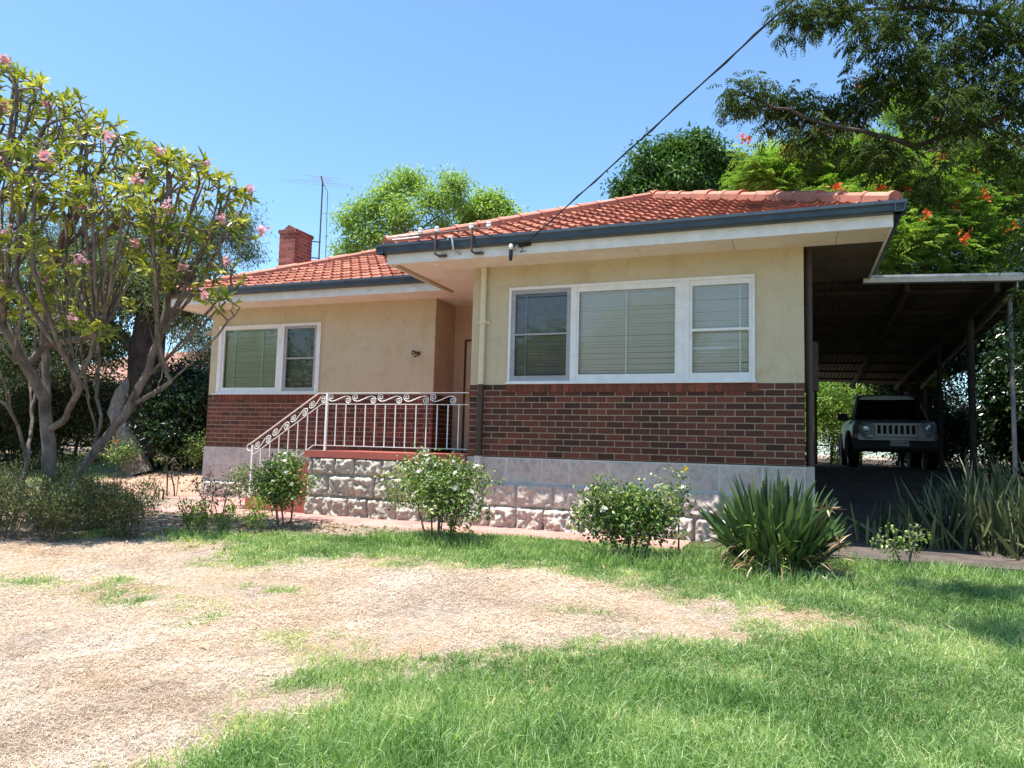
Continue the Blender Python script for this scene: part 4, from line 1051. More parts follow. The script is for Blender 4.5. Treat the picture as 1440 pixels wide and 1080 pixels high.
def fronds(mb, rs, B, Dv, L, pairs, ll, lw, droop=0.5, tint=None, flat=0.2):
    """feather leaves: pairs of leaflets along drooping stalks"""
    n = len(B); Dv = unit(Dv); d = Dv.copy(); C = B.copy(); up = np.array([0, 0, 1.0]); tint = rs.rand(n) if tint is None else tint
    for k in range(pairs):
        f = (k+0.6)/pairs; C = C+d*(L/pairs)[:, None]; d = unit(d+np.array([0, 0, -droop/pairs])); S = unit(np.cross(d, up)+1e-6)
        sz = (0.55+0.9*math.sin(math.pi*min(f*0.9+0.08, 1)))*0.75
        for s in (-1, 1):
            D2 = unit(S*s*0.9+d*0.55+np.array([0, 0, -flat])+rs.normal(0, 0.12, (n, 3)))
            leaves(mb, C, D2, unit(up+rs.normal(0, 0.3, (n, 3))), np.full(n, ll*sz), np.full(n, lw*sz), np.clip(tint+rs.normal(0, 0.08, n), 0, 1), 0.05, 0.15)

bark_grey = bark_mat('grey_bark', (0.075, 0.06, 0.05), (0.24, 0.20, 0.17))
bark_dark = bark_mat('dark_bark', (0.045, 0.035, 0.03), (0.13, 0.105, 0.085))
bark_pale = bark_mat('pale_bark', (0.22, 0.19, 0.16), (0.48, 0.43, 0.37))
LEAF = {
 'frangi': leaf_mat('frangipani_leaf', [(0.0, (0.07, 0.12, 0.02)), (0.35, (0.20, 0.25, 0.04)), (0.7, (0.38, 0.39, 0.06)), (1.0, (0.55, 0.51, 0.12))], 0.35, 0.35),
 'fresh': leaf_mat('fresh_leaf', [(0.0, (0.10, 0.20, 0.04)), (0.5, (0.25, 0.38, 0.09)), (1.0, (0.44, 0.55, 0.18))], 0.5, 0.4),
 'gum': leaf_mat('gum_leaf', [(0.0, (0.04, 0.06, 0.025)), (0.6, (0.11, 0.15, 0.06)), (1.0, (0.22, 0.26, 0.12))], 0.5, 0.3, 0.3),
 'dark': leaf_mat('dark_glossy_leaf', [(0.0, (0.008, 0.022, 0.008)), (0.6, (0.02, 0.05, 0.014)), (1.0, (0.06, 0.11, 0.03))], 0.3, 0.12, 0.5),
 'olive': leaf_mat('olive_leaf', [(0.0, (0.02, 0.03, 0.01)), (0.6, (0.055, 0.075, 0.025)), (1.0, (0.14, 0.15, 0.055))], 0.5, 0.2),
 'feather': leaf_mat('feathery_leaf', [(0.0, (0.08, 0.18, 0.025)), (0.5, (0.19, 0.32, 0.05)), (1.0, (0.34, 0.45, 0.10))], 0.55, 0.4),
 'over': leaf_mat('overhanging_leaf', [(0.0, (0.018, 0.038, 0.012)), (0.6, (0.05, 0.085, 0.022)), (1.0, (0.13, 0.17, 0.045))], 0.65, 0.32, 0.12),
 'rose': leaf_mat('rose_leaf', [(0.0, (0.02, 0.06, 0.015)), (0.4, (0.08, 0.15, 0.04)), (0.7, (0.20, 0.29, 0.08)), (1.0, (0.50, 0.52, 0.15))], 0.4, 0.25),
 'mango': leaf_mat('mango_leaf', [(0.0, (0.02, 0.06, 0.015)), (0.6, (0.06, 0.135, 0.03)), (1.0, (0.15, 0.25, 0.07))], 0.5, 0.25, 0.2),
 'wiry': leaf_mat('wiry_leaf', [(0.0, (0.03, 0.045, 0.015)), (0.5, (0.08, 0.11, 0.04)), (0.85, (0.17, 0.20, 0.075)), (1.0, (0.30, 0.24, 0.13))], 0.5, 0.2),
 'strap': leaf_mat('strap_leaf', [(0.0, (0.022, 0.05, 0.018)), (0.5, (0.06, 0.115, 0.038)), (0.85, (0.14, 0.21, 0.065)), (1.0, (0.26, 0.35, 0.07))], 0.3, 0.12, 0.55),
 'snake': leaf_mat('snake_plant_leaf', [(0.0, (0.025, 0.04, 0.02)), (0.6, (0.07, 0.10, 0.045)), (1.0, (0.20, 0.21, 0.10))], 0.4, 0.1),
 'lime': leaf_mat('lime_leaf', [(0.0, (0.10, 0.19, 0.03)), (1.0, (0.26, 0.36, 0.06))], 0.45, 0.35),
 'grass': leaf_mat('grass_blade', [(0.0, (0.06, 0.15, 0.035)), (0.45, (0.21, 0.35, 0.12)), (0.8, (0.42, 0.55, 0.26)), (1.0, (0.68, 0.66, 0.40))], 0.4, 0.45),
 'straw': leaf_mat('dead_grass', [(0.0, (0.20, 0.12, 0.07)), (0.35, (0.45, 0.34, 0.24)), (1.0, (0.74, 0.66, 0.55))], 0.8, 0.15, 0.2, (1, 1, 1)),
 'dead': leaf_mat('dead_leaf', [(0.0, (0.16, 0.09, 0.05)), (0.6, (0.36, 0.24, 0.14)), (1.0, (0.55, 0.43, 0.30))], 0.8, 0.15, 0.2, (1, 1, 1)),
}
def petal(name, c1, c2): return leaf_mat(name, [(0, c1), (1, c2)], 0.5, 0.3, 0.3, (1, 1, 1))
PINK = petal('pink_petal', (0.66, 0.28, 0.36), (0.86, 0.60, 0.62)); RED = petal('red_petal', (0.58, 0.06, 0.02), (0.75, 0.20, 0.05))
WHITE = petal('white_petal', (0.72, 0.66, 0.58), (0.85, 0.82, 0.75))

def flowers(mb, rs, C, nf, spread, size):
    """heads of five-petalled flowers"""
    n = len(C)*nf; B = np.repeat(C, nf, 0)+rs.normal(0, 1, (n, 3))*spread; ax = unit(rs.normal(0, 0.6, (n, 3))+np.array([0, 0, 0.8])); t0 = rs.rand(n)
    a1 = unit(np.cross(ax, rs.normal(0, 1, (n, 3)))); a2 = np.cross(ax, a1)
    for k in range(5):
        g = k*2*math.pi/5; d = a1*math.cos(g)+a2*math.sin(g)+ax*0.35
        leaves(mb, B, d, ax, rs.uniform(0.8, 1.2, n)*size, rs.uniform(0.8, 1.1, n)*size*0.75, np.clip(t0*0.7+rs.rand(n)*0.3, 0, 1), 0.1, 0.15)

def plant(name, label, cat, loc, group=None):
    o = empty(name, loc); tag(o, label, cat, group); return o

# ---- frangipani in front of the left wing: trunks laid out by hand, the crown grown from them
rs = np.random.RandomState(11)
def at(x, y, d):
    v = cf+cr*((x-720)/1025.1)-cu*((y-540)/1025.1); return np.array(CAM+v*d)
base = np.array([-4.95, -2.95, float(gz(-4.95, -2.95))-0.05])
lines = [
    [base, at(70, 690, 9.95), at(68, 620, 9.9), at(62, 560, 9.9), at(30, 500, 9.7), at(-5, 440, 9.6), at(-30, 360, 9.5)],
    [at(68, 620, 9.9), at(66, 545, 10.1), at(62, 470, 10.2), at(68, 390, 10.4)],
    [at(62, 560, 9.9), at(40, 520, 9.7), at(20, 505, 9.4)],
    [at(40, 505, 9.75), at(60, 488, 9.8), at(95, 480, 9.6), at(140, 470, 9.3)],
    [base+np.array([-0.35, 0.05, 0]), at(38, 650, 9.9), at(28, 600, 9.8), at(8, 570, 9.6), at(-30, 540, 9.4)],
    [at(38, 650, 9.9), at(46, 590, 10.3), at(40, 520, 10.6), at(18, 450, 10.8)],
    [base+np.array([0.25, 0.0, 0.05]), at(110, 668, 9.9), at(140, 625, 9.95), at(175, 583, 10.0), at(205, 530, 10.1), at(222, 480, 10.2), at(238, 420, 10.3)],
    [at(135, 632, 9.95), at(142, 585, 10.1), at(134, 545, 10.2), at(136, 500, 10.3), at(122, 470, 10.3)],
    [at(185, 565, 10.02), at(170, 535, 10.2), at(150, 508, 10.4), at(120, 480, 10.6)],
    [at(85, 600, 9.9), at(100, 570, 9.6), at(115, 540, 9.4)],
]
Pn, pr = [], []
def near_i(q, lim=None):
    if not Pn: return -1
    d = np.linalg.norm(np.array(Pn)-q, axis=1); return int(d.argmin())
for ln in lines:
    st = ln[0]; root_new = (not Pn) or np.linalg.norm(np.array(Pn)-st, axis=1).min() > 0.28
    prev = -1 if root_new else near_i(st)
    if root_new: Pn.append(st); pr.append(-1); prev = len(Pn)-1
    for a, b in zip(ln[:-1], ln[1:]):
        a = np.array(a); b = np.array(b); k = max(1, int(np.linalg.norm(b-a)/0.13))
        for i in range(1, k+1):
            Pn.append(a+(b-a)*i/k+rs.normal(0, 0.008, 3)); pr.append(prev); prev = len(Pn)-1
blobs = []
for (x, y, d, r, n) in [(0, 160, 9.4, 0.75, 60), (60, 190, 10.3, 0.75, 64), (130, 230, 9.8, 0.7, 64), (200, 250, 10.4, 0.62, 58), (255, 270, 9.9, 0.6, 56), (310, 285, 10.4, 0.42, 40), (330, 330, 10.1, 0.3, 20), (20, 280, 9.0, 0.7, 54), (100, 300, 9.2, 0.6, 46), (180, 330, 9.3, 0.6, 44), (250, 350, 9.9, 0.5, 34), (320, 395, 9.9, 0.3, 13), (310, 430, 9.6, 0.22, 9), (40, 370, 8.9, 0.5, 26), (120, 400, 9.2, 0.45, 20), (-80, 220, 9.8, 0.8, 40), (-90, 380, 9.4, 0.7, 30), (100, 160, 10.2, 0.3, 14), (150, 440, 10.6, 0.35, 10), (80, 450, 10.9, 0.4, 12), (10, 110, 9.9, 0.28, 14), (120, 470, 9.2, 0.3, 8), (20, 440, 9.2, 0.4, 16), (105, 425, 9.5, 0.4, 16), (195, 385, 9.5, 0.45, 22), (255, 415, 10.0, 0.3, 10), (170, 300, 9.0, 0.5, 30), (60, 250, 9.0, 0.6, 36)]:
    blobs.append((at(x, y, d), (r*1.1, r*1.1, r*0.95), int(n*2.0)))
att = []
for (c, r, n) in blobs:
    v = unit(rs.normal(0, 1, (int(n*1.9), 3))); v[:, 2] = np.abs(v[:, 2])*0.95-0.1; att.append(np.array(c)+v*np.array(r)*rs.uniform(0.72, 1.03, (len(v), 1)))
    for k in range(max(1, n//11)):
        e_ = np.array(c)+np.array(r)*np.array([rs.uniform(-.7, .7), rs.uniform(-.7, .7), rs.uniform(-.3, .25)])
        Q = np.array(Pn); dd = np.linalg.norm(Q-e_, axis=1)+1.6*np.abs(Q[:, 2]-(e_[2]-1.3)); i0 = int(dd.argmin()); s_ = Q[i0]; ln = np.linalg.norm(e_-s_); m1 = s_+(e_-s_)*0.45+np.array([0, 0, -0.10*ln])+rs.normal(0, 0.07, 3); prev = i0; kk = max(2, int(ln/0.1))
        for i in range(1, kk+1):
            t = i/kk; Pn.append((1-t)**2*s_+2*(1-t)*t*m1+t*t*e_+rs.normal(0, 0.007, 3)); pr.append(prev); prev = len(Pn)-1
att = np.concatenate(att)
att = att[att[:, 2] < np.interp((att-np.array(CAM))@np.array(cr)/((att-np.array(CAM))@np.array(cf))*1025.1+720, [-200, 0, 60, 100, 200, 270, 340, 380], [8, 8, 8, 8, 8, 8, 8, 8])]
Pf, parf = grow(Pn, pr, att, 0.095, 0.105, jit=0.35, up=0.18, rs=rs)
rf, kf = radii(parf, 0.0095, 2.9, 0.105)
fr = plant('frangipani_tree', 'spreading frangipani with pink flower heads beside the low shrubs at left', 'tree', base+np.array([0, 0, 0.05]))
m_ = MB(); skin(m_, Pf, parf, rf)
m_.build('trunk', bark_grey, fr, True)
tips = np.where(kf == 0)[0]; tdir = unit(Pf[tips]-Pf[parf[tips]])
lv = MB(); bare = rs.rand(len(tips)) < 0.15; tp = tips[~bare]; td = tdir[~bare]; nl = 9
tp_e = Pf[tp]+td*0.02
B = np.repeat(tp_e, nl, 0); ax = unit(np.repeat(td, nl, 0)+np.array([0, 0, 0.5])); rdn = rdir(rs, len(B)); side = unit(rdn-ax*(rdn*ax).sum(-1, keepdims=True))
el = rs.uniform(0.05, 1.3, len(B))[:, None]; Dv = side*np.cos(el)+ax*np.sin(el); keep = rs.rand(len(B)) < 0.85
ct = np.repeat(rs.rand(len(tp)), nl); N = unit(ax-Dv*(ax*Dv).sum(-1, keepdims=True)+0.01)
straps(lv, (B-ax*rs.uniform(0, 0.05, (len(B), 1)))[keep], Dv[keep], N[keep], rs.uniform(0.10, 0.20, keep.sum()), rs.uniform(0.030, 0.048, keep.sum()), np.clip(ct*0.55+rs.rand(len(B))*0.45, 0, 1)[keep], rs.uniform(0.1, 0.6, keep.sum()), 3, [0.25, 0.9, 1.0, 0.08], 0.35)
lv.build('crown', LEAF['frangi'], fr)
zt = Pf[tips][:, 2]; dep_ = (Pf[tips]-np.array(CAM))@np.array(cf); order = tips[np.argsort(dep_*1.2-zt*0.35+rs.uniform(0, 2.2, len(tips)))]; cand = []
for i in order:
    q_ = Pf[i]-np.array(CAM); u_, v_ = q_@np.array(cr)/(q_@np.array(cf)), q_@np.array(cu)/(q_@np.array(cf))
    if u_ < -0.72 or any((u_-a_)**2+(v_-b_)**2 < 0.052**2 for _, a_, b_ in cand): continue
    cand.append((i, u_, v_))
    if len(cand) >= 38: break
cand = [c_[0] for c_ in cand]
print('frangipani tips', len(tips))
for i in cand:
    f_ = MB(); c = Pf[i]+unit(Pf[i]-Pf[parf[i]]+np.array([0, 0, 0.1]))*0.13; f_.tube([Pf[i], c], 0.007, 4, False, 0.2)
    fl = MB(); flowers(fl, rs, c[None], 18, 0.034, 0.038); 
    fl.build('flower_head', PINK, fr)

# ---- trees behind the house and along the boundary
def broad_tree(name, label, cat, base, limbs, blobs, step, kill, tip, ex, leafm, bark, per, spread, L, Wd, seed, droop=0.3, cap=0.3, group=None, near=True, zb=0, density=1.0, extra=2, ej=0.12):
    rs = np.random.RandomState(seed); P = []; par = []
    base = np.array(base, float)
    for li, ln in enumerate(limbs):
        ln = [np.array(q, float) for q in ln]; prev = -1
        if P:
            d = np.linalg.norm(np.array(P)-ln[0], axis=1)
            if d.min() < 0.5: prev = int(d.argmin())
        if prev < 0: P.append(ln[0]); par.append(-1); prev = len(P)-1
        for a, b in zip(ln[:-1], ln[1:]):
            k = max(1, int(np.linalg.norm(b-a)/step))
            for i in range(1, k+1): P.append(a+(b-a)*i/k+rs.normal(0, step*0.06, 3)); par.append(prev); prev = len(P)-1
    att = blob_pts(rs, blobs)
    P, par = grow(P, par, att, step, kill, jit=0.4, up=0.05, rs=rs); r, k = radii(par, tip, ex, cap)
    root = plant(name, label, cat, base, group); m_ = MB(); skin(m_, P, par, r, 0.5, 0.08); m_.build('trunk', bark, root, True)
    anc = np.where((k == 0) | ((r < tip*2.0) & (rs.rand(len(P)) < 0.55*density)))[0]; A = P[anc]; out = unit(P[anc]-P[np.maximum(par[anc], 0)]+1e-6)
    if extra:
        E_ = np.repeat(att, extra, 0)+rs.normal(0, ej, (len(att)*extra, 3)); A = np.concatenate([A, E_]); out = np.concatenate([out, rdir(rs, len(E_), 0.3)])
    return root, rs, A, out
def leafy(name, label, cat, base, limbs, blobs, step, kill, leafm, bark, per, spread, L, Wd, seed, droop=0.3, tip=0.012, ex=2.3, cap=0.3, group=None, density=1.0, extra=3, ej=0.16):
    root, rs, A, out = broad_tree(name, label, cat, base, limbs, blobs, step, kill, tip, ex, leafm, bark, per, spread, L, Wd, seed, droop, cap, group, density=density, extra=extra, ej=ej)
    m_ = MB(); crown_leaves(m_, rs, A, per, spread, L, Wd, droop, out); m_.build('crown', leafm, root)
    return root
def bl(x, y, d, r, n, fl=0.85): return (at(x, y, d), (r, r, r*fl), n)
def gpt(x, y): return np.array([x, y, float(gz(x, y))])

b0 = gpt(-8.6, 12.0)
leafy('pepper_tree', 'tall light green tree behind the tiled roof, right of the chimney', 'tree', b0, [[b0, b0+np.array([0.2, 0.1, 3.2]), at(570, 330, 25)], [at(570, 345, 25), at(530, 310, 25)], [at(570, 340, 25), at(620, 300, 25)]],
      [bl(498, 308, 24.5, 0.55, 34), bl(525, 288, 24.8, 0.5, 30), bl(552, 270, 25, 0.5, 32), bl(578, 252, 25.2, 0.45, 28), bl(570, 300, 24.4, 0.6, 32), bl(608, 284, 24.6, 0.6, 36), bl(640, 258, 25, 0.45, 28), bl(645, 285, 25.4, 0.4, 18), bl(545, 330, 24.6, 0.7, 34), bl(485, 345, 24.8, 0.5, 18), bl(625, 325, 25, 0.6, 28), bl(590, 335, 25, 0.6, 24), bl(512, 345, 24.6, 0.6, 24)],
      0.3, 0.34, LEAF['fresh'], bark_dark, 22, (0.17, 0.17, 0.12), 0.14, 0.055, 21, 0.4, extra=2, ej=0.09)
b0 = gpt(-5.2, 14.0)
leafy('young_tree', 'small light green crown peeping over the roof tiles', 'tree', b0, [[b0, b0+np.array([0.1, 0, 3]), at(685, 335, 26)]],
      [bl(680, 305, 26, 0.75, 50), bl(705, 302, 26, 0.5, 30), bl(662, 312, 26, 0.4, 18), bl(690, 335, 26, 0.9, 30), bl(688, 287, 26, 0.35, 18)], 0.3, 0.34, LEAF['fresh'], bark_dark, 22, (0.17, 0.17, 0.12), 0.15, 0.065, 22, 0.4, extra=4, ej=0.14)
b0 = gpt(0.6, 15.6)
leafy('mango_tree', 'dense dark glossy tree standing above the roof ridge', 'tree', b0, [[b0, b0+np.array([0.2, 0, 4]), at(955, 270, 25)], [at(955, 280, 25), at(900, 250, 25)], [at(955, 275, 25), at(1010, 235, 25)]],
      [bl(890, 272, 25, 0.65, 36), bl(915, 235, 25, 0.6, 36), bl(945, 215, 25.2, 0.5, 30), bl(985, 212, 24.8, 0.6, 36), bl(1020, 235, 25, 0.55, 32), bl(960, 250, 24.6, 0.8, 46), bl(1000, 275, 25.2, 0.6, 26), bl(920, 280, 24.8, 0.7, 34), bl(970, 290, 25, 0.8, 26)],
      0.28, 0.3, LEAF['mango'], bark_dark, 24, (0.16, 0.16, 0.12), 0.2, 0.075, 23, 0.5)
b0 = gpt(-11.5, 7.8)
leafy('gum_tree', 'dull olive gum tree rising behind the frangipani near the chimney', 'tree', b0, [[b0, b0+np.array([0.3, 0.2, 3.5]), at(300, 330, 22)]],
      [bl(330, 310, 22, 0.55, 30), bl(300, 330, 22, 0.7, 36), bl(250, 320, 22.5, 0.9, 40), bl(340, 350, 22, 0.4, 16), bl(180, 340, 23, 1.3, 90), bl(110, 350, 23, 1.4, 90), bl(270, 380, 22, 0.9, 50), bl(30, 340, 23, 1.4, 80), bl(200, 400, 23, 1.0, 60)], 0.3, 0.36, LEAF['gum'], bark_pale, 26, (0.2, 0.2, 0.16), 0.13, 0.025, 24, 0.8)
# old dark tree with a buttressed pale flare behind the frangipani trunks
b0 = at(208, 628, 18.5); b0[2] = float(gz(b0[0], b0[1]))
leafy('old_fig_tree', 'massive dark trunked tree with pale spreading root flare beyond the lawn', 'tree', b0, [[b0+np.array([0, 0, -0.2]), at(205, 560, 18.5), at(203, 500, 18.5), at(215, 440, 18.5), at(235, 400, 18.3)], [at(203, 510, 18.5), at(170, 470, 18.6), at(120, 430, 18.7)], [at(206, 470, 18.5), at(190, 420, 18.8)]],
      [bl(240, 415, 18.3, 0.8, 70), bl(150, 410, 18.6, 1.2, 110), bl(60, 410, 18.8, 1.3, 110), bl(200, 400, 18.8, 0.9, 70), bl(278, 435, 18.6, 0.5, 22), bl(100, 470, 18.2, 1.0, 80), bl(-40, 430, 18.5, 1.3, 90), bl(20, 490, 18.4, 0.9, 60), bl(150, 480, 18.8, 0.7, 40)], 0.26, 0.32, LEAF['gum'], bark_dark, 18, (0.2, 0.2, 0.15), 0.12, 0.045, 25, 0.5, cap=0.62, ex=2.0, tip=0.016)
fl_ = [o for o in COL.objects if o.name == 'old_fig_tree'][0]
m_ = MB(); q = [at(209, 640, 18.5), at(207, 600, 18.5), at(205, 550, 18.5), at(206, 500, 18.5), at(214, 440, 18.5), at(228, 405, 18.4)]
m_.tube(q, [0.72, 0.52, 0.44, 0.42, 0.36, 0.2], 14, False); m_.build('bole', bark_mat('shaded_bark', (0.02, 0.016, 0.014), (0.065, 0.052, 0.045)), fl_, True)  # bole bark coloured darker to carry the trunk's shadow
m_ = MB(); q = [at(200, 520, 18.5), at(172, 552, 18.2), at(163, 580, 18.1), at(178, 610, 18.0), at(198, 636, 17.8)]; q[4][2] = float(gz(q[4][0], q[4][1]))-0.08
t_ = np.linspace(0, 4, 17); q = np.stack([np.interp(t_, range(5), np.array(q)[:, k]) for k in range(3)], -1)+rs.normal(0, 0.012, (17, 3)); m_.tube(q, np.interp(t_, range(5), [0.14, 0.17, 0.20, 0.24, 0.36]), 10, False)
o = m_.build('root_flare', bark_mat('flare_bark', (0.13, 0.11, 0.095), (0.30, 0.265, 0.23)), fl_, True); o['label'] = 'pale grey root flare of the old tree'

# poinciana: broad flat feathered crown with orange-red heads
b0 = at(1395, 600, 19.5); b0[2] = float(gz(b0[0], b0[1]))
pbl = [bl(1090, 260, 19, 0.8, 50, .55), bl(1150, 245, 19.5, 0.9, 60, .6), bl(1220, 225, 19.5, 1.0, 70, .6), bl(1180, 290, 18.5, 1.0, 66, .55), bl(1270, 270, 18.5, 1.0, 66, .6), bl(1300, 210, 19.5, 1.1, 66, .6), bl(1370, 230, 19, 1.1, 60, .6), bl(1440, 260, 19, 1.2, 60, .6), bl(1290, 340, 18, 0.8, 50, .55), bl(1350, 320, 18.2, 0.9, 50, .55), bl(1400, 360, 18, 0.7, 34, .5), bl(1250, 350, 18.5, 0.6, 34, .5), bl(1330, 380, 18, 0.7, 30, .5), bl(1440, 340, 18.5, 0.9, 34, .5), bl(1270, 150, 20.5, 0.8, 30, .6), bl(1060, 265, 19.5, 0.35, 18, .6), bl(1300, 500, 19, 0.35, 12, .5), bl(1220, 300, 19.2, 0.8, 50, .6), bl(1075, 245, 18.8, 0.5, 34, .5), bl(1120, 232, 18.8, 0.6, 44, .5), bl(1170, 222, 19, 0.6, 44, .5), bl(1330, 285, 18.6, 0.9, 60, .6), bl(1400, 300, 18.6, 0.9, 56, .6), bl(1240, 392, 18.4, 0.5, 26, .5), bl(1300, 395, 18.2, 0.6, 34, .5), bl(1365, 400, 18.2, 0.6, 34, .5), bl(1430, 400, 18.3, 0.6, 30, .6)]
root, rs, A, out = broad_tree('poinciana_tree', 'wide bright green feathery tree with orange flowers behind the carport', 'tree', b0, [[b0, at(1392, 480, 19.4), at(1370, 400, 19.2)], [at(1375, 410, 19.2), at(1290, 345, 19), at(1200, 300, 19)], [at(1375, 410, 19.2), at(1410, 330, 19.3)], [at(1340, 380, 19.1), at(1310, 300, 19.4)]], pbl, 0.28, 0.3, 0.012, 2.3, None, bark_pale, 0, 0, 0, 0, 31, cap=0.24, extra=3, ej=0.24)
m_ = MB(); nfr = 4; Bq = np.repeat(A, nfr, 0); Dq = rdir(rs, len(Bq), 0.12, 0.35)
ctn = np.repeat(rs.rand(len(A)), nfr)
fronds(m_, rs, Bq, Dq, rs.uniform(0.3, 0.55, len(Bq)), 9, 0.115, 0.034, 0.7, np.clip(ctn*0.5+rs.rand(len(Bq))*0.5, 0, 1), 0.05)
m_.build('crown', LEAF['feather'], root)
q_ = A-np.array(CAM); dd_ = q_@np.array(cf); uu_ = q_@np.array(cr)/dd_; vv_ = q_@np.array(cu)/dd_; top = []; pick = []
for i in np.argsort(dd_*0.8-A[:, 2]*1.2+rs.uniform(0, 2.5, len(A))):
    if not 0.30 < uu_[i] < 0.74 or any((uu_[i]-a_)**2+(vv_[i]-b_)**2 < 0.035**2 for a_, b_ in pick): continue
    pick.append((uu_[i], vv_[i])); top.append(A[i])
    if len(top) >= 46: break
for c in top:
    f_ = MB(); flowers(f_, rs, (c+np.array([0.03, -0.16, 0.12]))[None], 22, 0.075, 0.055); f_.build('flower_head', RED, root)
b0 = gpt(4.6, 17.5)
leafy('distant_tree', 'small soft green treetop between the dark tree and the feathery tree', 'tree', b0, [[b0, b0+np.array([0, 0, 5]), at(1095, 240, 27)]], [bl(1085, 220, 27, 0.6, 30), bl(1115, 215, 27, 0.5, 24), bl(1100, 250, 27, 0.9, 30)], 0.3, 0.36, LEAF['fresh'], bark_dark, 26, (0.2, 0.2, 0.14), 0.12, 0.04, 33, 0.5)

# big tree at the right whose boughs hang over the roof and lawn
b0 = gpt(8.9, 1.2)
obl = [bl(1050, 135, 9.3, 0.33, 44, .6), bl(1110, 155, 9.5, 0.4, 60, .6), bl(1170, 165, 9.6, 0.42, 60, .6), bl(1140, 205, 9.2, 0.32, 34, .6), bl(1220, 130, 9.2, 0.4, 56, .6), bl(1235, 215, 9.0, 0.38, 46, .5), bl(1120, 20, 9.2, 0.3, 36, .6), bl(1170, 25, 9.3, 0.32, 40, .6), bl(1230, 50, 9.0, 0.4, 52, .6), bl(1290, 95, 9.0, 0.5, 76, .6), bl(1350, 60, 9.2, 0.55, 76, .7), bl(1320, 160, 8.8, 0.5, 70, .6), bl(1400, 130, 8.9, 0.6, 80, .7), bl(1440, 40, 9.0, 0.6, 70, .7), bl(1300, 10, 9.4, 0.5, 60, .7), bl(1420, 210, 8.8, 0.35, 34, .5), bl(1330, 235, 8.6, 0.15, 8, .6),
       bl(1432, 300, 8.7, 0.2, 14, 1.4), bl(1425, 350, 8.8, 0.14, 7, 1.2), bl(1445, 420, 8.7, 0.16, 9, 1.5), bl(1300, 275, 9.2, 0.18, 10, .6), bl(1460, 480, 9.0, 0.3, 14, 1.2), bl(1210, -40, 9.5, 0.7, 60, .6), bl(1350, -70, 9.5, 0.9, 70, .6), bl(1500, 120, 9.4, 0.8, 70, .7), bl(1500, -50, 9.6, 0.9, 60, .6), bl(1560, 250, 9.4, 0.7, 40, .8),
       ((7.6, 1.4, 4.9), (1.3, 1.2, 0.6), 60), ((9.5, 0.5, 5.0), (1.6, 1.6, 0.8), 60), ((7.5, -0.8, 5.1), (1.0, 0.7, 0.5), 40), ((9.6, -1.6, 4.6), (1.3, 1.0, 0.8), 40), ((9.5, 3.2, 5.0), (1.8, 1.5, 0.8), 50), ((6.9, 3.2, 5.1), (1.3, 1.2, 0.5), 40), ((6.6, 0.4, 6.4), (1.5, 1.3, 0.6), 50), ((4.6, -3.6, 6.5), (0.9, 0.3, 0.2), 90), ((4.5, -5.0, 6.6), (0.6, 0.35, 0.2), 80), ((9.5, -4.0, 5.0), (2.0, 1.5, 0.8), 70), ((11.5, -1.0, 4.6), (2.0, 2.0, 1.6), 90), ((11.0, -4.5, 3.4), (1.5, 1.5, 1.2), 60), ((8.6, -2.4, 5.4), (1.2, 1.2, 0.5), 40)]  # unseen crown masses at right front added to block sky light over the driveway
root, rs, A, out = broad_tree('overhanging_tree', 'big dark feathery tree whose boughs hang in from the top right corner', 'tree', b0, [[b0+np.array([0, 0, -0.2]), b0+np.array([0.1, 0, 2.0]), b0+np.array([-0.3, -0.2, 3.6]), b0+np.array([-0.6, -0.2, 5.6])], [b0+np.array([-0.15, -0.1, 2.8]), at(1445, 150, 9.2), at(1380, 175, 9.1), at(1320, 196, 9.05), at(1285, 204, 9.0), at(1235, 190, 9.0), at(1150, 170, 9.1), at(1090, 150, 9.1)], [at(1380, 175, 9.1), at(1340, 130, 9.2), at(1290, 60, 9.3), at(1240, 20, 9.3)], [b0+np.array([-0.6, -0.2, 5.4]), (7.6, -1.6, 6.5), (6.2, -3.0, 6.8), (5.0, -3.7, 6.6)], [b0+np.array([-0.3, -0.2, 3.6]), at(1400, 20, 9.3), at(1300, 10, 9.4), at(1200, 15, 9.3)]], obl, 0.15, 0.17, 0.006, 2.4, None, bark_dark, 0, 0, 0, 0, 41, cap=0.26, density=0.5, extra=1, ej=0.08)
m_ = MB(); nfr = 4; Bq = np.repeat(A, nfr, 0)+rs.normal(0, 0.04, (len(A)*nfr, 3)); Dq = unit(rdir(rs, len(Bq), -0.25, 0.5)+np.repeat(out, nfr, 0)*0.4)
ctn = np.repeat(rs.rand(len(A)), nfr)
fronds(m_, rs, Bq, Dq, rs.uniform(0.14, 0.26, len(Bq)), 6, 0.062, 0.022, 1.2, np.clip(ctn*0.5+rs.rand(len(Bq))*0.5, 0, 1), 0.35)
m_.build('crown', LEAF['over'], root)

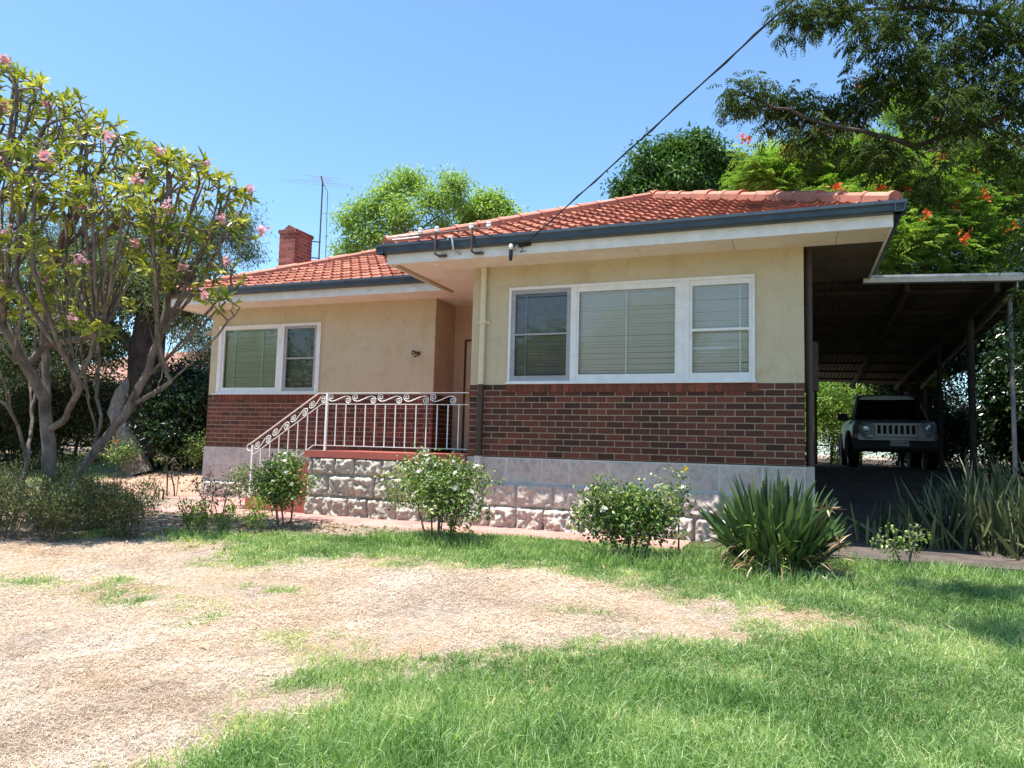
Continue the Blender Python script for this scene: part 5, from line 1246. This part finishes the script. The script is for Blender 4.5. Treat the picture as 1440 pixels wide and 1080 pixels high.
b0 = gpt(10.2, 6.2)
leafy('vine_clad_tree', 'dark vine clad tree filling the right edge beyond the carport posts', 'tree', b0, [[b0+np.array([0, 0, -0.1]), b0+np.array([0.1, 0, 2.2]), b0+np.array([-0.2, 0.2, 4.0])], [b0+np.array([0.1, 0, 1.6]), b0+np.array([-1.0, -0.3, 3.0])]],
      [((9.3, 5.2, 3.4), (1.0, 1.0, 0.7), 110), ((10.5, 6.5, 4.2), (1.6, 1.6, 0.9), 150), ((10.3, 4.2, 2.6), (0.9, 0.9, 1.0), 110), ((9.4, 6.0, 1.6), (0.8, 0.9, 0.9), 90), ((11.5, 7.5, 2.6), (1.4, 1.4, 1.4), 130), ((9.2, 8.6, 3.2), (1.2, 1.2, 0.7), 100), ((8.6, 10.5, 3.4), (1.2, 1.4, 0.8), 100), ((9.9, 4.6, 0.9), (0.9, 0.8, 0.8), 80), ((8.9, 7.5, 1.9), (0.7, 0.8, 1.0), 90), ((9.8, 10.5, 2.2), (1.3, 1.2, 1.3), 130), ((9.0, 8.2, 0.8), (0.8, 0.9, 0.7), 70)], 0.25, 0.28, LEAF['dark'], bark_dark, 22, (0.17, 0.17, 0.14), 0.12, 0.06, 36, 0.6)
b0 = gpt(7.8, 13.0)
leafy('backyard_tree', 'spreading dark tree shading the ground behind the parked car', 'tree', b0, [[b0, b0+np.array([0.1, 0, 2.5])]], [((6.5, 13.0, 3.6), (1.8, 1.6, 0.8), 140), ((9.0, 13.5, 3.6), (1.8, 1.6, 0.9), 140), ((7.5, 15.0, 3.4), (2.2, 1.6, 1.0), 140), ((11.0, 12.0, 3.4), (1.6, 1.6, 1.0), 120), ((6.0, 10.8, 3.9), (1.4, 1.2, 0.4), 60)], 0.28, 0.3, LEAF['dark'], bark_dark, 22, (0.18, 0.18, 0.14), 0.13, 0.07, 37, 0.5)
# ---- bushes
def bush(name, label, base, r, h, natt, leafm, per, L, Wd, seed, cat='shrub', stems=5, spread=0.07, droop=0.1, step=0.08, flowers_=None, group=None, gap=0.25, bark=None, tip=0.004, dense=2):
    rs = np.random.RandomState(seed); base = np.array(base, float); rx, ry = r
    att = blob_pts(rs, [(base+np.array([rs.uniform(-.5, .5)*rx, rs.uniform(-.5, .5)*ry, h*rs.uniform(0.42, 0.75)]), (rx*0.55, ry*0.55, h*0.32), natt//5) for _ in range(5)]+[(base+np.array([rs.uniform(-.85, .85)*rx, rs.uniform(-.85, .85)*ry, h*rs.uniform(0.45, 1.0)]), (0.07, 0.07, 0.12), 5) for _ in range(12)])
    att = att[att[:, 2] > base[2]+h*gap]
    P = []; par = []
    for s in range(stems):
        P.append(base+np.array([rs.uniform(-1, 1)*rx*0.25, rs.uniform(-1, 1)*ry*0.25, -0.03])); par.append(-1)
    P, par = grow(P, par, att, step, step*1.1, jit=0.5, up=0.15, rs=rs); rr_, k = radii(par, tip, 2.3, 0.05)
    root = plant(name, label, cat, base, group); m_ = MB(); skin(m_, P, par, rr_, 0.5, 0.03); m_.build('stem', bark or bark_grey, root)
    anc = np.where((k == 0) | ((rr_ < tip*2.2) & (P[:, 2] > base[2]+h*gap)))[0]; A = P[anc]
    out = unit(P[anc]-P[np.maximum(par[anc], 0)]+1e-6)
    if dense: E_ = np.repeat(att, dense, 0)+rs.normal(0, spread*0.8, (len(att)*dense, 3)); A = np.concatenate([A, E_]); out = np.concatenate([out, rdir(rs, len(E_), 0.4)])
    m_ = MB(); crown_leaves(m_, rs, A, per, (spread, spread, spread*0.8), L, Wd, droop, out); m_.build('foliage', leafm, root)
    if flowers_:
        nf_, mt, sz = flowers_; tp = P[k == 0]; tp = tp[np.argsort(-(tp[:, 2]+rs.uniform(0, h*0.7, len(tp))+0.3*rs.rand(len(tp))-0.35*(tp[:, 1]-base[1])))][:nf_]
        for c in tp:
            f_ = MB(); flowers(f_, rs, (c+np.array([0, -0.03, 0.04]))[None], 3, 0.014, sz); f_.build('flower', mt, root)
    return root
g1 = 'rose bushes along the front bed'
bush('rose_bush', 'rounded rose bush with pinkish blooms on a bare stem left of the stone landing', gpt(-1.95, -1.62), (0.50, 0.45), 0.98, 240, LEAF['rose'], 10, 0.048, 0.03, 51, dense=1, stems=3, spread=0.05, flowers_=(16, WHITE, 0.032), group=g1, gap=0.34)
bush('rose_bush', 'broad white flowering rose bush in front of the stone landing corner', gpt(0.40, -1.68), (0.82, 0.55), 1.0, 400, LEAF['rose'], 10, 0.048, 0.03, 52, dense=1, stems=7, spread=0.055, flowers_=(24, WHITE, 0.034), group=g1, gap=0.12)
bush('rose_bush', 'yellowish rose bush before the plinth below the big window', gpt(2.78, -1.85), (0.62, 0.45), 0.84, 340, LEAF['rose'], 10, 0.05, 0.032, 53, dense=1, stems=5, spread=0.055, flowers_=(9, WHITE, 0.036), group=g1, gap=0.2)
bush('rose_cane', 'single upright leafy rose cane with a yellow bud beside the strap leaved clump', gpt(3.28, -1.80), (0.07, 0.07), 0.98, 12, LEAF['rose'], 7, 0.045, 0.03, 54, stems=1, spread=0.035, dense=0, flowers_=(1, petal('yellow_petal', (0.6, 0.45, 0.05), (0.75, 0.6, 0.12)), 0.035), gap=0.3, cat='rose')
bush('rose_bush', 'sparse low rose plant at the foot of the plinth left of the stair', gpt(-4.25, 0.3), (0.45, 0.3), 0.7, 50, LEAF['rose'], 5, 0.045, 0.028, 55, stems=3, spread=0.05, dense=1, group=g1, gap=0.2)
bush('twiggy_shrub', 'nearly leafless twiggy shrub against the left corner of the house', gpt(-6.95, 1.35), (0.32, 0.3), 0.85, 46, LEAF['olive'], 2, 0.05, 0.03, 56, stems=4, spread=0.04, gap=0.2, dense=0, bark=bark_dark, tip=0.006)
bush('rose_bush', 'tangled half bare rose bush between the frangipani and the stair', gpt(-3.45, -1.2), (0.55, 0.4), 0.7, 80, LEAF['wiry'], 5, 0.05, 0.026, 57, stems=5, spread=0.05, dense=0, gap=0.2, group=g1)
g2 = 'low leafy shrubs under the frangipani'
LS = [(-4.5, -3.6, 0.6, 0.86, 'olive'), (-3.85, -3.45, 0.58, 0.76, 'rose'), (-5.35, -3.7, 0.6, 0.8, 'olive'), (-3.2, -3.0, 0.48, 0.66, 'olive'), (-5.0, -2.4, 0.55, 0.85, 'rose'), (-4.1, -2.6, 0.5, 0.75, 'olive'), (-5.9, -2.9, 0.5, 0.85, 'rose')]
LT = ['wiry green shrub at the very front of the bed beneath the frangipani trunks', 'low grey green shrub at the shady edge of the bare soil', 'wiry shrub at the left picture edge with rusty stems beneath', 'small thin shrub at the right end of the bed under the frangipani', 'bright tipped shrub hugging the main frangipani trunk', 'shrub behind the leaning frangipani trunk base', 'shrub farthest into the left edge under the frangipani']
for i, (x, y, r, h, lm) in enumerate(LS):
    bush('low_shrub', LT[i], gpt(x, y), (r, r*0.8), h, 330, LEAF['wiry'], 10, 0.05, 0.012, 60+i, stems=14, spread=0.05, group=g2, gap=0.06, droop=-0.5, dense=1, tip=0.003)
for i, (x, y, h, lb) in enumerate([(-2.55, -2.45, 0.36, 'lime green leafy seedling closest to the twiggy bed centre'), (-2.2, -2.4, 0.30, 'short lime green seedling in the middle of its row'), (-1.85, -2.2, 0.42, 'lime green seedling just left of the rounded rose bush'), (-2.9, -2.3, 0.32, 'lime green seedling at the left end of its row')]):
    bush('seedling', lb, gpt(x, y), (0.13, 0.10), h, 22, LEAF['lime'], 8, 0.055, 0.02, 80+i, stems=4, spread=0.03, droop=-0.4, dense=0, group='lime seedlings beside the lawn', gap=0.1, cat='plant', step=0.05)
bush('pale_sapling', 'small pale leaved sapling at the edge of the shaded concrete', gpt(5.42, -1.35), (0.26, 0.16), 0.40, 22, LEAF['rose'], 6, 0.045, 0.03, 86, stems=2, spread=0.035, gap=0.15, dense=0, cat='plant', step=0.06)
bush('rose_plant', 'thin weedy rose plant with one red bloom on the far left lawn', gpt(-10.6, 3.3), (0.35, 0.3), 0.9, 40, LEAF['rose'], 6, 0.05, 0.03, 87, stems=2, flowers_=(1, RED, 0.05), gap=0.2, cat='rose')
bush('rose_plant', 'thin rose plant on the far left lawn before the dark glossy hedge', gpt(-9.0, 4.0), (0.35, 0.3), 0.95, 46, LEAF['rose'], 7, 0.05, 0.03, 88, stems=2, gap=0.2, cat='rose')

def big_bush(name, label, c, r, h, n, lm, per, L, Wd, seed, group=None, cat='shrub'):
    b = np.array([c[0], c[1], float(gz(c[0], c[1]))]); rs2 = np.random.RandomState(seed)
    blobs = [(b+np.array([rs2.uniform(-.6, .6)*r, rs2.uniform(-.6, .6)*r, h*rs2.uniform(0.16, 0.82)]), (r*0.5, r*0.5, h*0.24), n//8) for _ in range(10)]
    return leafy(name, label, cat, b, [[b+np.array([0, 0, -0.1]), b+np.array([0.05, 0.05, h*0.3])]], blobs, 0.22, 0.24, LEAF[lm], bark_dark, per, (0.15, 0.15, 0.12), L, Wd, seed, 0.35, tip=0.008, cap=0.12, group=group)
big_bush('glossy_hedge', 'dark glossy dense bush left of the house corner below the neighbouring roof', (-9.9, 4.9), 1.35, 2.6, 260, 'dark', 26, 0.11, 0.06, 101)
big_bush('glossy_hedge', 'dark bush filling the gap between the thick trunk and the house', (-12.3, 8.0), 1.8, 2.9, 280, 'dark', 24, 0.11, 0.06, 102)
g3 = 'tangled shrubs along the left boundary'
for i, (x, y, r, h, lb) in enumerate([(-13.8, 4.6, 1.5, 3.2, 'tangled olive shrub mass directly left of the thick old trunk'), (-16.5, 4.2, 1.6, 3.0, 'tangled olive shrub mass between the frangipani trunks'), (-14.2, 1.5, 1.3, 2.4, 'tangled shrub with pale dry twigs at the left picture edge'), (-18.5, 2.0, 1.6, 3.6, 'tall tangled shrub farthest out at the left picture edge'), (-20.5, 7.5, 2.2, 4.2, 'tall tangled shrub seen over the far lawn between the trunks'), (-24.0, 4.0, 2.2, 4.5, 'tall tangled shrub far behind the left trunk')]):
    big_bush('tangled_shrub', lb, (x, y), r, h, 190, 'olive', 34, 0.10, 0.045, 110+i, g3)
b0 = gpt(-15.5, 14.0)
leafy('boundary_tree', 'pale grey green tree behind the neighbouring roof by the house corner', 'tree', b0, [[b0, b0+np.array([0.2, 0, 2.5])]], [bl(285, 480, 27, 0.9, 40), bl(300, 500, 27, 0.8, 34), bl(250, 460, 28, 0.8, 20)], 0.3, 0.36, LEAF['olive'], bark_pale, 24, (0.2, 0.2, 0.16), 0.12, 0.03, 120, 0.6)
# right side and behind the carport
g4 = 'bushes behind the carport'
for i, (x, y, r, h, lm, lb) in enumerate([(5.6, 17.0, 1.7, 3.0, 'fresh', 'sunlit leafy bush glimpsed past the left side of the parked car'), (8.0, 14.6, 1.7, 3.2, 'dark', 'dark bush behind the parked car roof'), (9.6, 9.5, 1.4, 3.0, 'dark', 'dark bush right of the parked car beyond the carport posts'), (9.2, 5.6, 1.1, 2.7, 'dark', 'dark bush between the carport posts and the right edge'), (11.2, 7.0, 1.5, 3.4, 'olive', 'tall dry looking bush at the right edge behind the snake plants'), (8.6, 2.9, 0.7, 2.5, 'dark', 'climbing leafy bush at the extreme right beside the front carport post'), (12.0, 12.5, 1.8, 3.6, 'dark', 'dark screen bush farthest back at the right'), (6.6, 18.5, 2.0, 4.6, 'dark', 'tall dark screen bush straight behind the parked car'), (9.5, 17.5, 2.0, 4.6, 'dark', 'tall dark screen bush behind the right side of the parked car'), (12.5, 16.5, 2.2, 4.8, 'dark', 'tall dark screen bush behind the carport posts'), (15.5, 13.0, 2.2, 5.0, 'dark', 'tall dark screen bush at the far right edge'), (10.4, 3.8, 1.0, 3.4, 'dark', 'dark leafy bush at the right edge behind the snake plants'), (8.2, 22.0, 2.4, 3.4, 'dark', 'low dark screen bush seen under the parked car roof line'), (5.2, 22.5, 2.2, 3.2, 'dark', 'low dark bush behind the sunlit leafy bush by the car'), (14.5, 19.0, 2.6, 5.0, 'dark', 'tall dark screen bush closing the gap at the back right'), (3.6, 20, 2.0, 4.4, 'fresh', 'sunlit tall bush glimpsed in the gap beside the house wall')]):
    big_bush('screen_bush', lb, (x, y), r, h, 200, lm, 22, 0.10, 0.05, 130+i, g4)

# ---- bird of paradise clump
rs = np.random.RandomState(5)
bp = plant('bird_of_paradise', 'large strap leaved clump with dried flower heads at the right house corner', 'plant', gpt(4.24, -1.95))
c0 = np.array(gpt(4.24, -1.95)); n = 480; m_ = MB()
th = rs.uniform(0, 2*math.pi, n); rad = np.sqrt(rs.rand(n))
B = c0+np.stack([np.cos(th)*rad*0.33, np.sin(th)*rad*0.27, np.full(n, 0.0)], -1); tilt = rad*0.42+rs.normal(0, 0.12, n)
tilt = tilt+rs.normal(0, 0.13, n); th = th+rs.normal(0, 0.5, n); tilt = np.clip(tilt, -0.3, 0.56)
Dv = np.stack([np.cos(th)*np.sin(tilt), np.sin(th)*np.sin(tilt), np.cos(tilt)], -1)
L = rs.uniform(0.42, 1.06, n)*(1-0.30*rad**2); N = unit(np.array([0, 0, 1.0])+rs.normal(0, 0.5, (n, 3))+Dv*0)
Sg = unit(np.cross(Dv, np.stack([-np.sin(th), np.cos(th), np.zeros(n)], -1))+rs.normal(0, 0.8, (n, 3)))
straps(m_, B, Dv, Sg, L, rs.uniform(0.042, 0.068, n), np.clip(rs.beta(1.4, 2.1, n), 0, 0.93), rs.uniform(0.0, 0.55, n), 9, [0.10, 0.10, 0.12, 0.2, 0.6, 0.92, 1.0, 0.95, 0.7, 0.12], 0.35)
k = 130; th = rs.uniform(0, 2*math.pi, k); B2 = c0+np.stack([-0.08+rs.normal(0, 0.10, k), -0.25+rs.normal(0, 0.06, k), rs.uniform(0.0, 0.45, k)], -1)
straps(m_, B2, rdir(rs, k, 1.0, 0.4), rdir(rs, k), rs.uniform(0.16, 0.34, k), rs.uniform(0.012, 0.02, k), rs.uniform(0.88, 1.0, k), rs.uniform(0.1, 0.8, k), 4)
m_.build('leaves', LEAF['strap'], bp)
for q in ((0.46, -0.22, 0.66), (0.56, -0.32, 0.36)):
    f_ = MB(); c = c0+np.array(q); f_.tube([c0+np.array([0.1, -0.05, 0]), c0+np.array(q)*np.array([0.7, 0.7, 0.6]), c], 0.011, 6); kk = 16
    straps(f_, np.repeat(c[None], kk, 0), rdir(rs, kk, 0.1, 0.6), rdir(rs, kk), rs.uniform(0.08, 0.19, kk), rs.uniform(0.014, 0.026, kk), rs.rand(kk), rs.uniform(0, 0.5, kk), 3)
    f_.build('dried_flower_head', LEAF['dead'], bp)
m_ = MB(); k = 60; th = rs.uniform(-math.pi, 0.3, k); B3 = c0+np.stack([np.cos(th)*0.42, np.sin(th)*0.34, rs.uniform(0.05, 0.30, k)], -1)
straps(m_, B3, np.stack([np.cos(th), np.sin(th), rs.uniform(-0.5, 0.6, k)], -1), rdir(rs, k), rs.uniform(0.15, 0.4, k), rs.uniform(0.008, 0.022, k), rs.rand(k), rs.uniform(0.3, 1.2, k), 5); m_.build('dead_leaves', LEAF['dead'], bp)

# ---- snake plants in the shade
rs = np.random.RandomState(6); spots = []
lab = ['loose clump of snake plants nearest the driveway', 'upright snake plant clump second from the driveway', 'snake plant clump in the middle of the shaded bed', 'snake plant clump with pale twisted blades', 'tall snake plant clump toward the right edge', 'snake plant clump against the right edge of the photo', 'back snake plant clump below the parked car', 'back snake plant clump before the carport post', 'back snake plant clump at the right edge', 'front snake plant clump by the concrete at right', 'rear snake plant clump in deepest shade', 'small snake plant clump at the front left of the shaded bed']
for i, (x, y, n_, h) in enumerate([(5.45, 0.55, 16, 0.62), (5.85, 0.35, 20, 0.75), (6.35, 0.45, 24, 0.95), (6.7, 0.25, 24, 1.0), (7.05, 0.5, 26, 1.15), (7.5, 0.4, 28, 1.15), (6.15, 1.15, 24, 0.85), (6.75, 1.3, 26, 1.05), (7.4, 1.3, 28, 1.1), (7.0, -0.05, 18, 0.75), (7.0, 2.0, 24, 1.0), (5.5, 0.15, 9, 0.45)]):
    c = gpt(x, y); o = plant('snake_plant', lab[i], 'plant', c, 'snake plants in the shaded bed'); m_ = MB()
    n_ = int(n_*2.2); B = c+np.stack([rs.normal(0, 0.19, n_), rs.normal(0, 0.17, n_), np.full(n_, -0.02)], -1)
    straps(m_, B, rdir(rs, n_, 4.0), rdir(rs, n_, 0, 0.1), rs.uniform(0.65, 1.1, n_)*h, rs.uniform(0.028, 0.048, n_), rs.rand(n_), rs.uniform(0, 0.2, n_)+(rs.rand(n_) < 0.2)*0.6, 7, [0.55, 0.8, 1.0, 1.0, 0.75, 0.05], 0.4)
    m_.build('leaves', LEAF['snake'], o)
# little bent stakes by the paving
for i, (x, y, lb) in enumerate([(-6.45, 0.05, 'bent wire stake left of its pair on the worn paving'), (-6.3, 0.05, 'straight short stake right of its pair on the worn paving')]):
    q = at(225 if i == 0 else 231, 672, 13.3); q[2] = float(gz(q[0], q[1])); m_ = MB()
    if i == 0: m_.tube([q, q+np.array([0, 0, 0.18]), q+np.array([-0.1, 0, 0.19]), q+np.array([-0.09, 0, 0.08])], 0.012, 6)
    else: m_.tube([q+np.array([0, 0, -0.02]), q+np.array([0.01, 0, 0.2])], 0.018, 7); m_.tube([q+np.array([0.01, 0, 0.19]), q+np.array([-0.03, 0, 0.205])], 0.014, 6)
    o = m_.build('garden_stake', M['rust'], origin=q); tag(o, lb, 'stake', 'stakes by the paving')

# trees across the road behind the viewer: they are what the window panes mirror
rs = np.random.RandomState(140); m_ = MB()
for c, r, n in (((-2, -31.5, -0.3), (9, 0.8, 1.3), 900), ((-18, -28, -0.2), (10, 0.8, 1.4), 900), ((-3, -30, 5.0), (3.2, 2.5, 3.2), 420), ((-9, -31, 4.3), (3.4, 2.5, 3.0), 380), ((3, -31, 3.6), (3.4, 2.5, 2.9), 380), ((-20, -26, 4.8), (5.0, 3, 4.2), 600), ((-30, -26, 4.0), (5.0, 3, 3.6), 420), ((9, -31, 3), (4, 2.5, 2.6), 300)):  # wide low hedge masses added to block the bright horizon in the panes
    A = blob_pts(rs, [(c, r, n)]); crown_leaves(m_, rs, A, 26, (0.4, 0.4, 0.35), 0.32, 0.17, 0.4); m_.tube([(c[0], c[1], -1.7), (c[0]+0.2, c[1], c[2])], [0.3, 0.15], 8, False, 0.0)
o = m_.build('street_trees', LEAF['fresh']); tag(o, 'row of leafy street trees mirrored in the window panes', 'trees', kind='stuff')
# ------------------------------------------------------------------ lawn, dead grass, litter (uncountable stuff)
rs = np.random.RandomState(77)
camp = np.array(CAM); fwd = np.array(cf); rgt = np.array(cr)
def visible(x, y, z, pad=0.04):
    d = np.stack([x, y, z], -1)-camp; w = d@fwd; h = d@rgt/np.maximum(w, 0.01); return (w > 0.5) & (np.abs(h) < 0.7024+pad), w
def ground_z(x, y): return gz(x, y)+(fbm(np.stack([x, y], -1), 3, 1)-0.5)*0.05+(fbm(np.stack([x, y], -1), 14, 2)-0.5)*0.018
def sample(n, x0, x1, y0, y1, k=1.3):
    x = rs.uniform(x0, x1, n); y = rs.uniform(y0, y1, n); ok, w = visible(x, y, np.full(n, -1.1))
    ok &= rs.rand(n) < np.minimum(1, (3.6/np.maximum(w, 0.1))**k); return x[ok], y[ok], w[ok]
def off_limits(x, y):
    path_ = (x > -5.2) & (x < 3.2) & (y > -0.96); house_ = (y > -0.12) & (x < 4.7) & (x > -2.8); dr_ = (x > 4.72) & (y > -0.95)
    return path_ | house_ | dr_
x, y, w = sample(1500000, -4, 9.5, -7.9, -0.6)
dr = dryness(x, y); bd_ = bedness(x, y); ok = (rs.rand(len(x)) > dr*1.0+bd_*0.97) & ~off_limits(x, y)
# a little living grass persists in the straw
x, y, w, dr, bd_ = x[ok], y[ok], w[ok], dr[ok], bd_[ok]; n = len(x)
pat = fbm(np.stack([x, y], -1), 2.4, 31); tall = sstep((fbm(np.stack([x, y], -1), 1.5, 41)-0.52)/0.15)
hgt = rs.gamma(6, 0.0078, n)*(1+0.4*tall+0.6*sstep((-5.0-y)/1.2))*(1-0.5*dr); wd = rs.uniform(0.003, 0.0065, n)*(1+0.11*np.maximum(w-4, 0))
lean = rs.uniform(0.1, 0.9, n); th = rs.uniform(0, 2*math.pi, n); Dv = np.stack([np.cos(th)*lean, np.sin(th)*lean, np.ones(n)], -1)
th2 = rs.uniform(0, 2*math.pi, n); tn = np.clip(rs.beta(1.2, 1.4, n)*0.85+(pat-0.5)*0.9+0.07+dr*0.5, 0, 1)
lg = MB(); straps(lg, np.stack([x, y, ground_z(x, y)-0.004], -1), Dv, np.stack([np.cos(th2), np.sin(th2), np.full(n, 0.2)], -1), hgt, wd, tn, rs.uniform(0.1, 1.1, n), 2, [1.0, 0.85, 0.08], 0.0)
o = lg.build('lawn_grass', LEAF['grass']); tag(o, 'short green lawn grass over the front garden', 'grass', kind='stuff')
print('grass blades', n)
# longer tufts at the foot of the bushes
def tufts(cx_, cy_, rx, ry, n, h0, h1):
    th = rs.uniform(0, 2*math.pi, n); r = np.sqrt(rs.rand(n)); return cx_+np.cos(th)*r*rx, cy_+np.sin(th)*r*ry, rs.uniform(h0, h1, n)
T = [tufts(0.45, -1.95, 0.85, 0.25, 2200, 0.08, 0.2), tufts(2.9, -2.15, 0.75, 0.25, 2200, 0.08, 0.24), tufts(3.55, -1.9, 0.35, 0.3, 900, 0.08, 0.26), tufts(4.25, -2.4, 0.75, 0.2, 1200, 0.06, 0.2), tufts(5.3, -1.45, 0.6, 0.25, 1200, 0.06, 0.2), tufts(1.2, -1.5, 0.5, 0.35, 600, 0.06, 0.14), tufts(6.3, -1.2, 1.0, 0.3, 1200, 0.05, 0.15), tufts(-2.3, -2.6, 0.7, 0.15, 500, 0.06, 0.16)]
x = np.concatenate([t[0] for t in T]); y = np.concatenate([t[1] for t in T]); h = np.concatenate([t[2] for t in T]); n = len(x); th = rs.uniform(0, 2*math.pi, n); ln_ = rs.uniform(0.05, 0.6, n)
m_ = MB(); straps(m_, np.stack([x, y, ground_z(x, y)-0.01], -1), np.stack([np.cos(th)*ln_, np.sin(th)*ln_, np.ones(n)], -1), rdir(rs, n, 0, 0.2), h, rs.uniform(0.005, 0.009, n), np.clip(rs.rand(n)*0.9, 0, 1), rs.uniform(0.2, 1.0, n), 4, [0.8, 1, 0.8, 0.5, 0.05])
o = m_.build('long_grass', LEAF['grass']); tag(o, 'longer unmown grass at the feet of the front bushes', 'grass', kind='stuff')
# dead grass lying flat
x, y, w = sample(1500000, -9, 6, -8.3, -1.5, 1.25); dr = dryness(x, y); bd_ = bedness(x, y)
bare = sstep((fbm(np.stack([x, y], -1), 1.1, 51)-0.46)/0.12)
ok = (rs.rand(len(x)) < np.clip(dr*(0.8-0.62*bare)+0.12, 0, 1)*(1-bd_*0.75)) & ~off_limits(x, y); x, y, w, dr = x[ok], y[ok], w[ok], dr[ok]; n = len(x)
th = rs.uniform(0, 2*math.pi, n); el = np.abs(rs.normal(0, 0.28, n)); Dv = np.stack([np.cos(th), np.sin(th), el], -1)
m_ = MB(); straps(m_, np.stack([x, y, ground_z(x, y)+rs.uniform(0.0, 0.012, n)], -1), Dv, unit(np.stack([rs.normal(0, .4, n), rs.normal(0, .4, n), np.ones(n)], -1)), rs.uniform(0.02, 0.06, n), rs.uniform(0.0014, 0.0028, n)*(1+0.12*np.maximum(w-4, 0)), np.clip(rs.beta(2.5, 1.8, n)+(fbm(np.stack([x, y], -1), 2, 61)-0.5)*0.9, 0, 1), rs.uniform(0, 0.5, n), 2, [0.8, 1.0, 0.2])
o = m_.build('dead_grass', LEAF['straw']); tag(o, 'flattened dead grass over the bare front patch', 'grass', kind='stuff')
print('straw', n)
# leaf litter and twigs in the beds
k = 5200; x = rs.uniform(-7.5, 5.8, k); y = rs.uniform(-3.6, -0.9, k); bd_ = bedness(x, y); ok = (rs.rand(k) < bd_*0.9+0.02) & ~off_limits(x, y); x, y = x[ok], y[ok]; n = len(x)
m_ = MB(); leaves(m_, np.stack([x, y, ground_z(x, y)+0.01], -1), np.stack([rs.normal(0, 1, n), rs.normal(0, 1, n), rs.uniform(-.1, .3, n)], -1), unit(np.stack([rs.normal(0, .5, n), rs.normal(0, .5, n), np.ones(n)], -1)), rs.uniform(0.03, 0.11, n), rs.uniform(0.01, 0.04, n), rs.rand(n), 0.2, 0.2)
o = m_.build('leaf_litter', LEAF['dead']); tag(o, 'fallen dead leaves scattered in the garden beds', 'litter', kind='stuff')
# a few fallen leaves on the lawn, each its own thing
FL = [(2.95, -5.55, 'curled tan fallen leaf lying in the green lawn', 0.09), (3.1, -5.62, 'pale fallen leaf lying flat beside the tan one in the lawn', 0.08), (1.35, -5.0, 'brown fallen leaf on the straw patch', 0.10), (0.7, -5.75, 'dark brown curled leaf on the straw nearest the viewer', 0.09), (4.35, -3.3, 'tan fallen leaf on the straw tip near the strap leaved clump', 0.08)]
for x, y, lb, s_ in FL:
    c = np.array([x, y, float(ground_z(np.array(x), np.array(y)))+0.025]); m_ = MB(); straps(m_, c[None], rdir(rs, 1, 0.1, 0.2), unit(np.array([[0.2, -0.4, 1.0]])), np.array([s_]), np.array([s_*0.5]), np.array([rs.uniform(0.6, 1.0)]), np.array([0.6]), 6, [0.2, 0.9, 1, 0.8, 0.1], 0.5)
    o = m_.build('fallen_leaf', LEAF['dead'], origin=c); tag(o, lb, 'leaf', 'fallen leaves on the lawn')
# far left lawn
x = rs.uniform(-16, -7.2, 30000); y = rs.uniform(0.5, 6, 30000); ok = (paving(x, y) < 0.3) & (fbm(np.stack([x, y], -1), 0.8, 71) > 0.42); x, y = x[ok], y[ok]; n = len(x); th = rs.uniform(0, 6.28, n)
m_ = MB(); straps(m_, np.stack([x, y, gz(x, y)-0.01], -1), np.stack([np.cos(th)*.5, np.sin(th)*.5, np.ones(n)], -1), rdir(rs, n, 0, 0.2), rs.uniform(0.05, 0.1, n), rs.uniform(0.008, 0.014, n), np.clip(rs.rand(n)*0.7+0.3, 0, 1), rs.uniform(0.1, 0.8, n), 2, [1, 0.8, 0.1])
o = m_.build('back_lawn_grass', LEAF['grass']); tag(o, 'thin grass on the far left lawn beyond the paving', 'grass', kind='stuff')
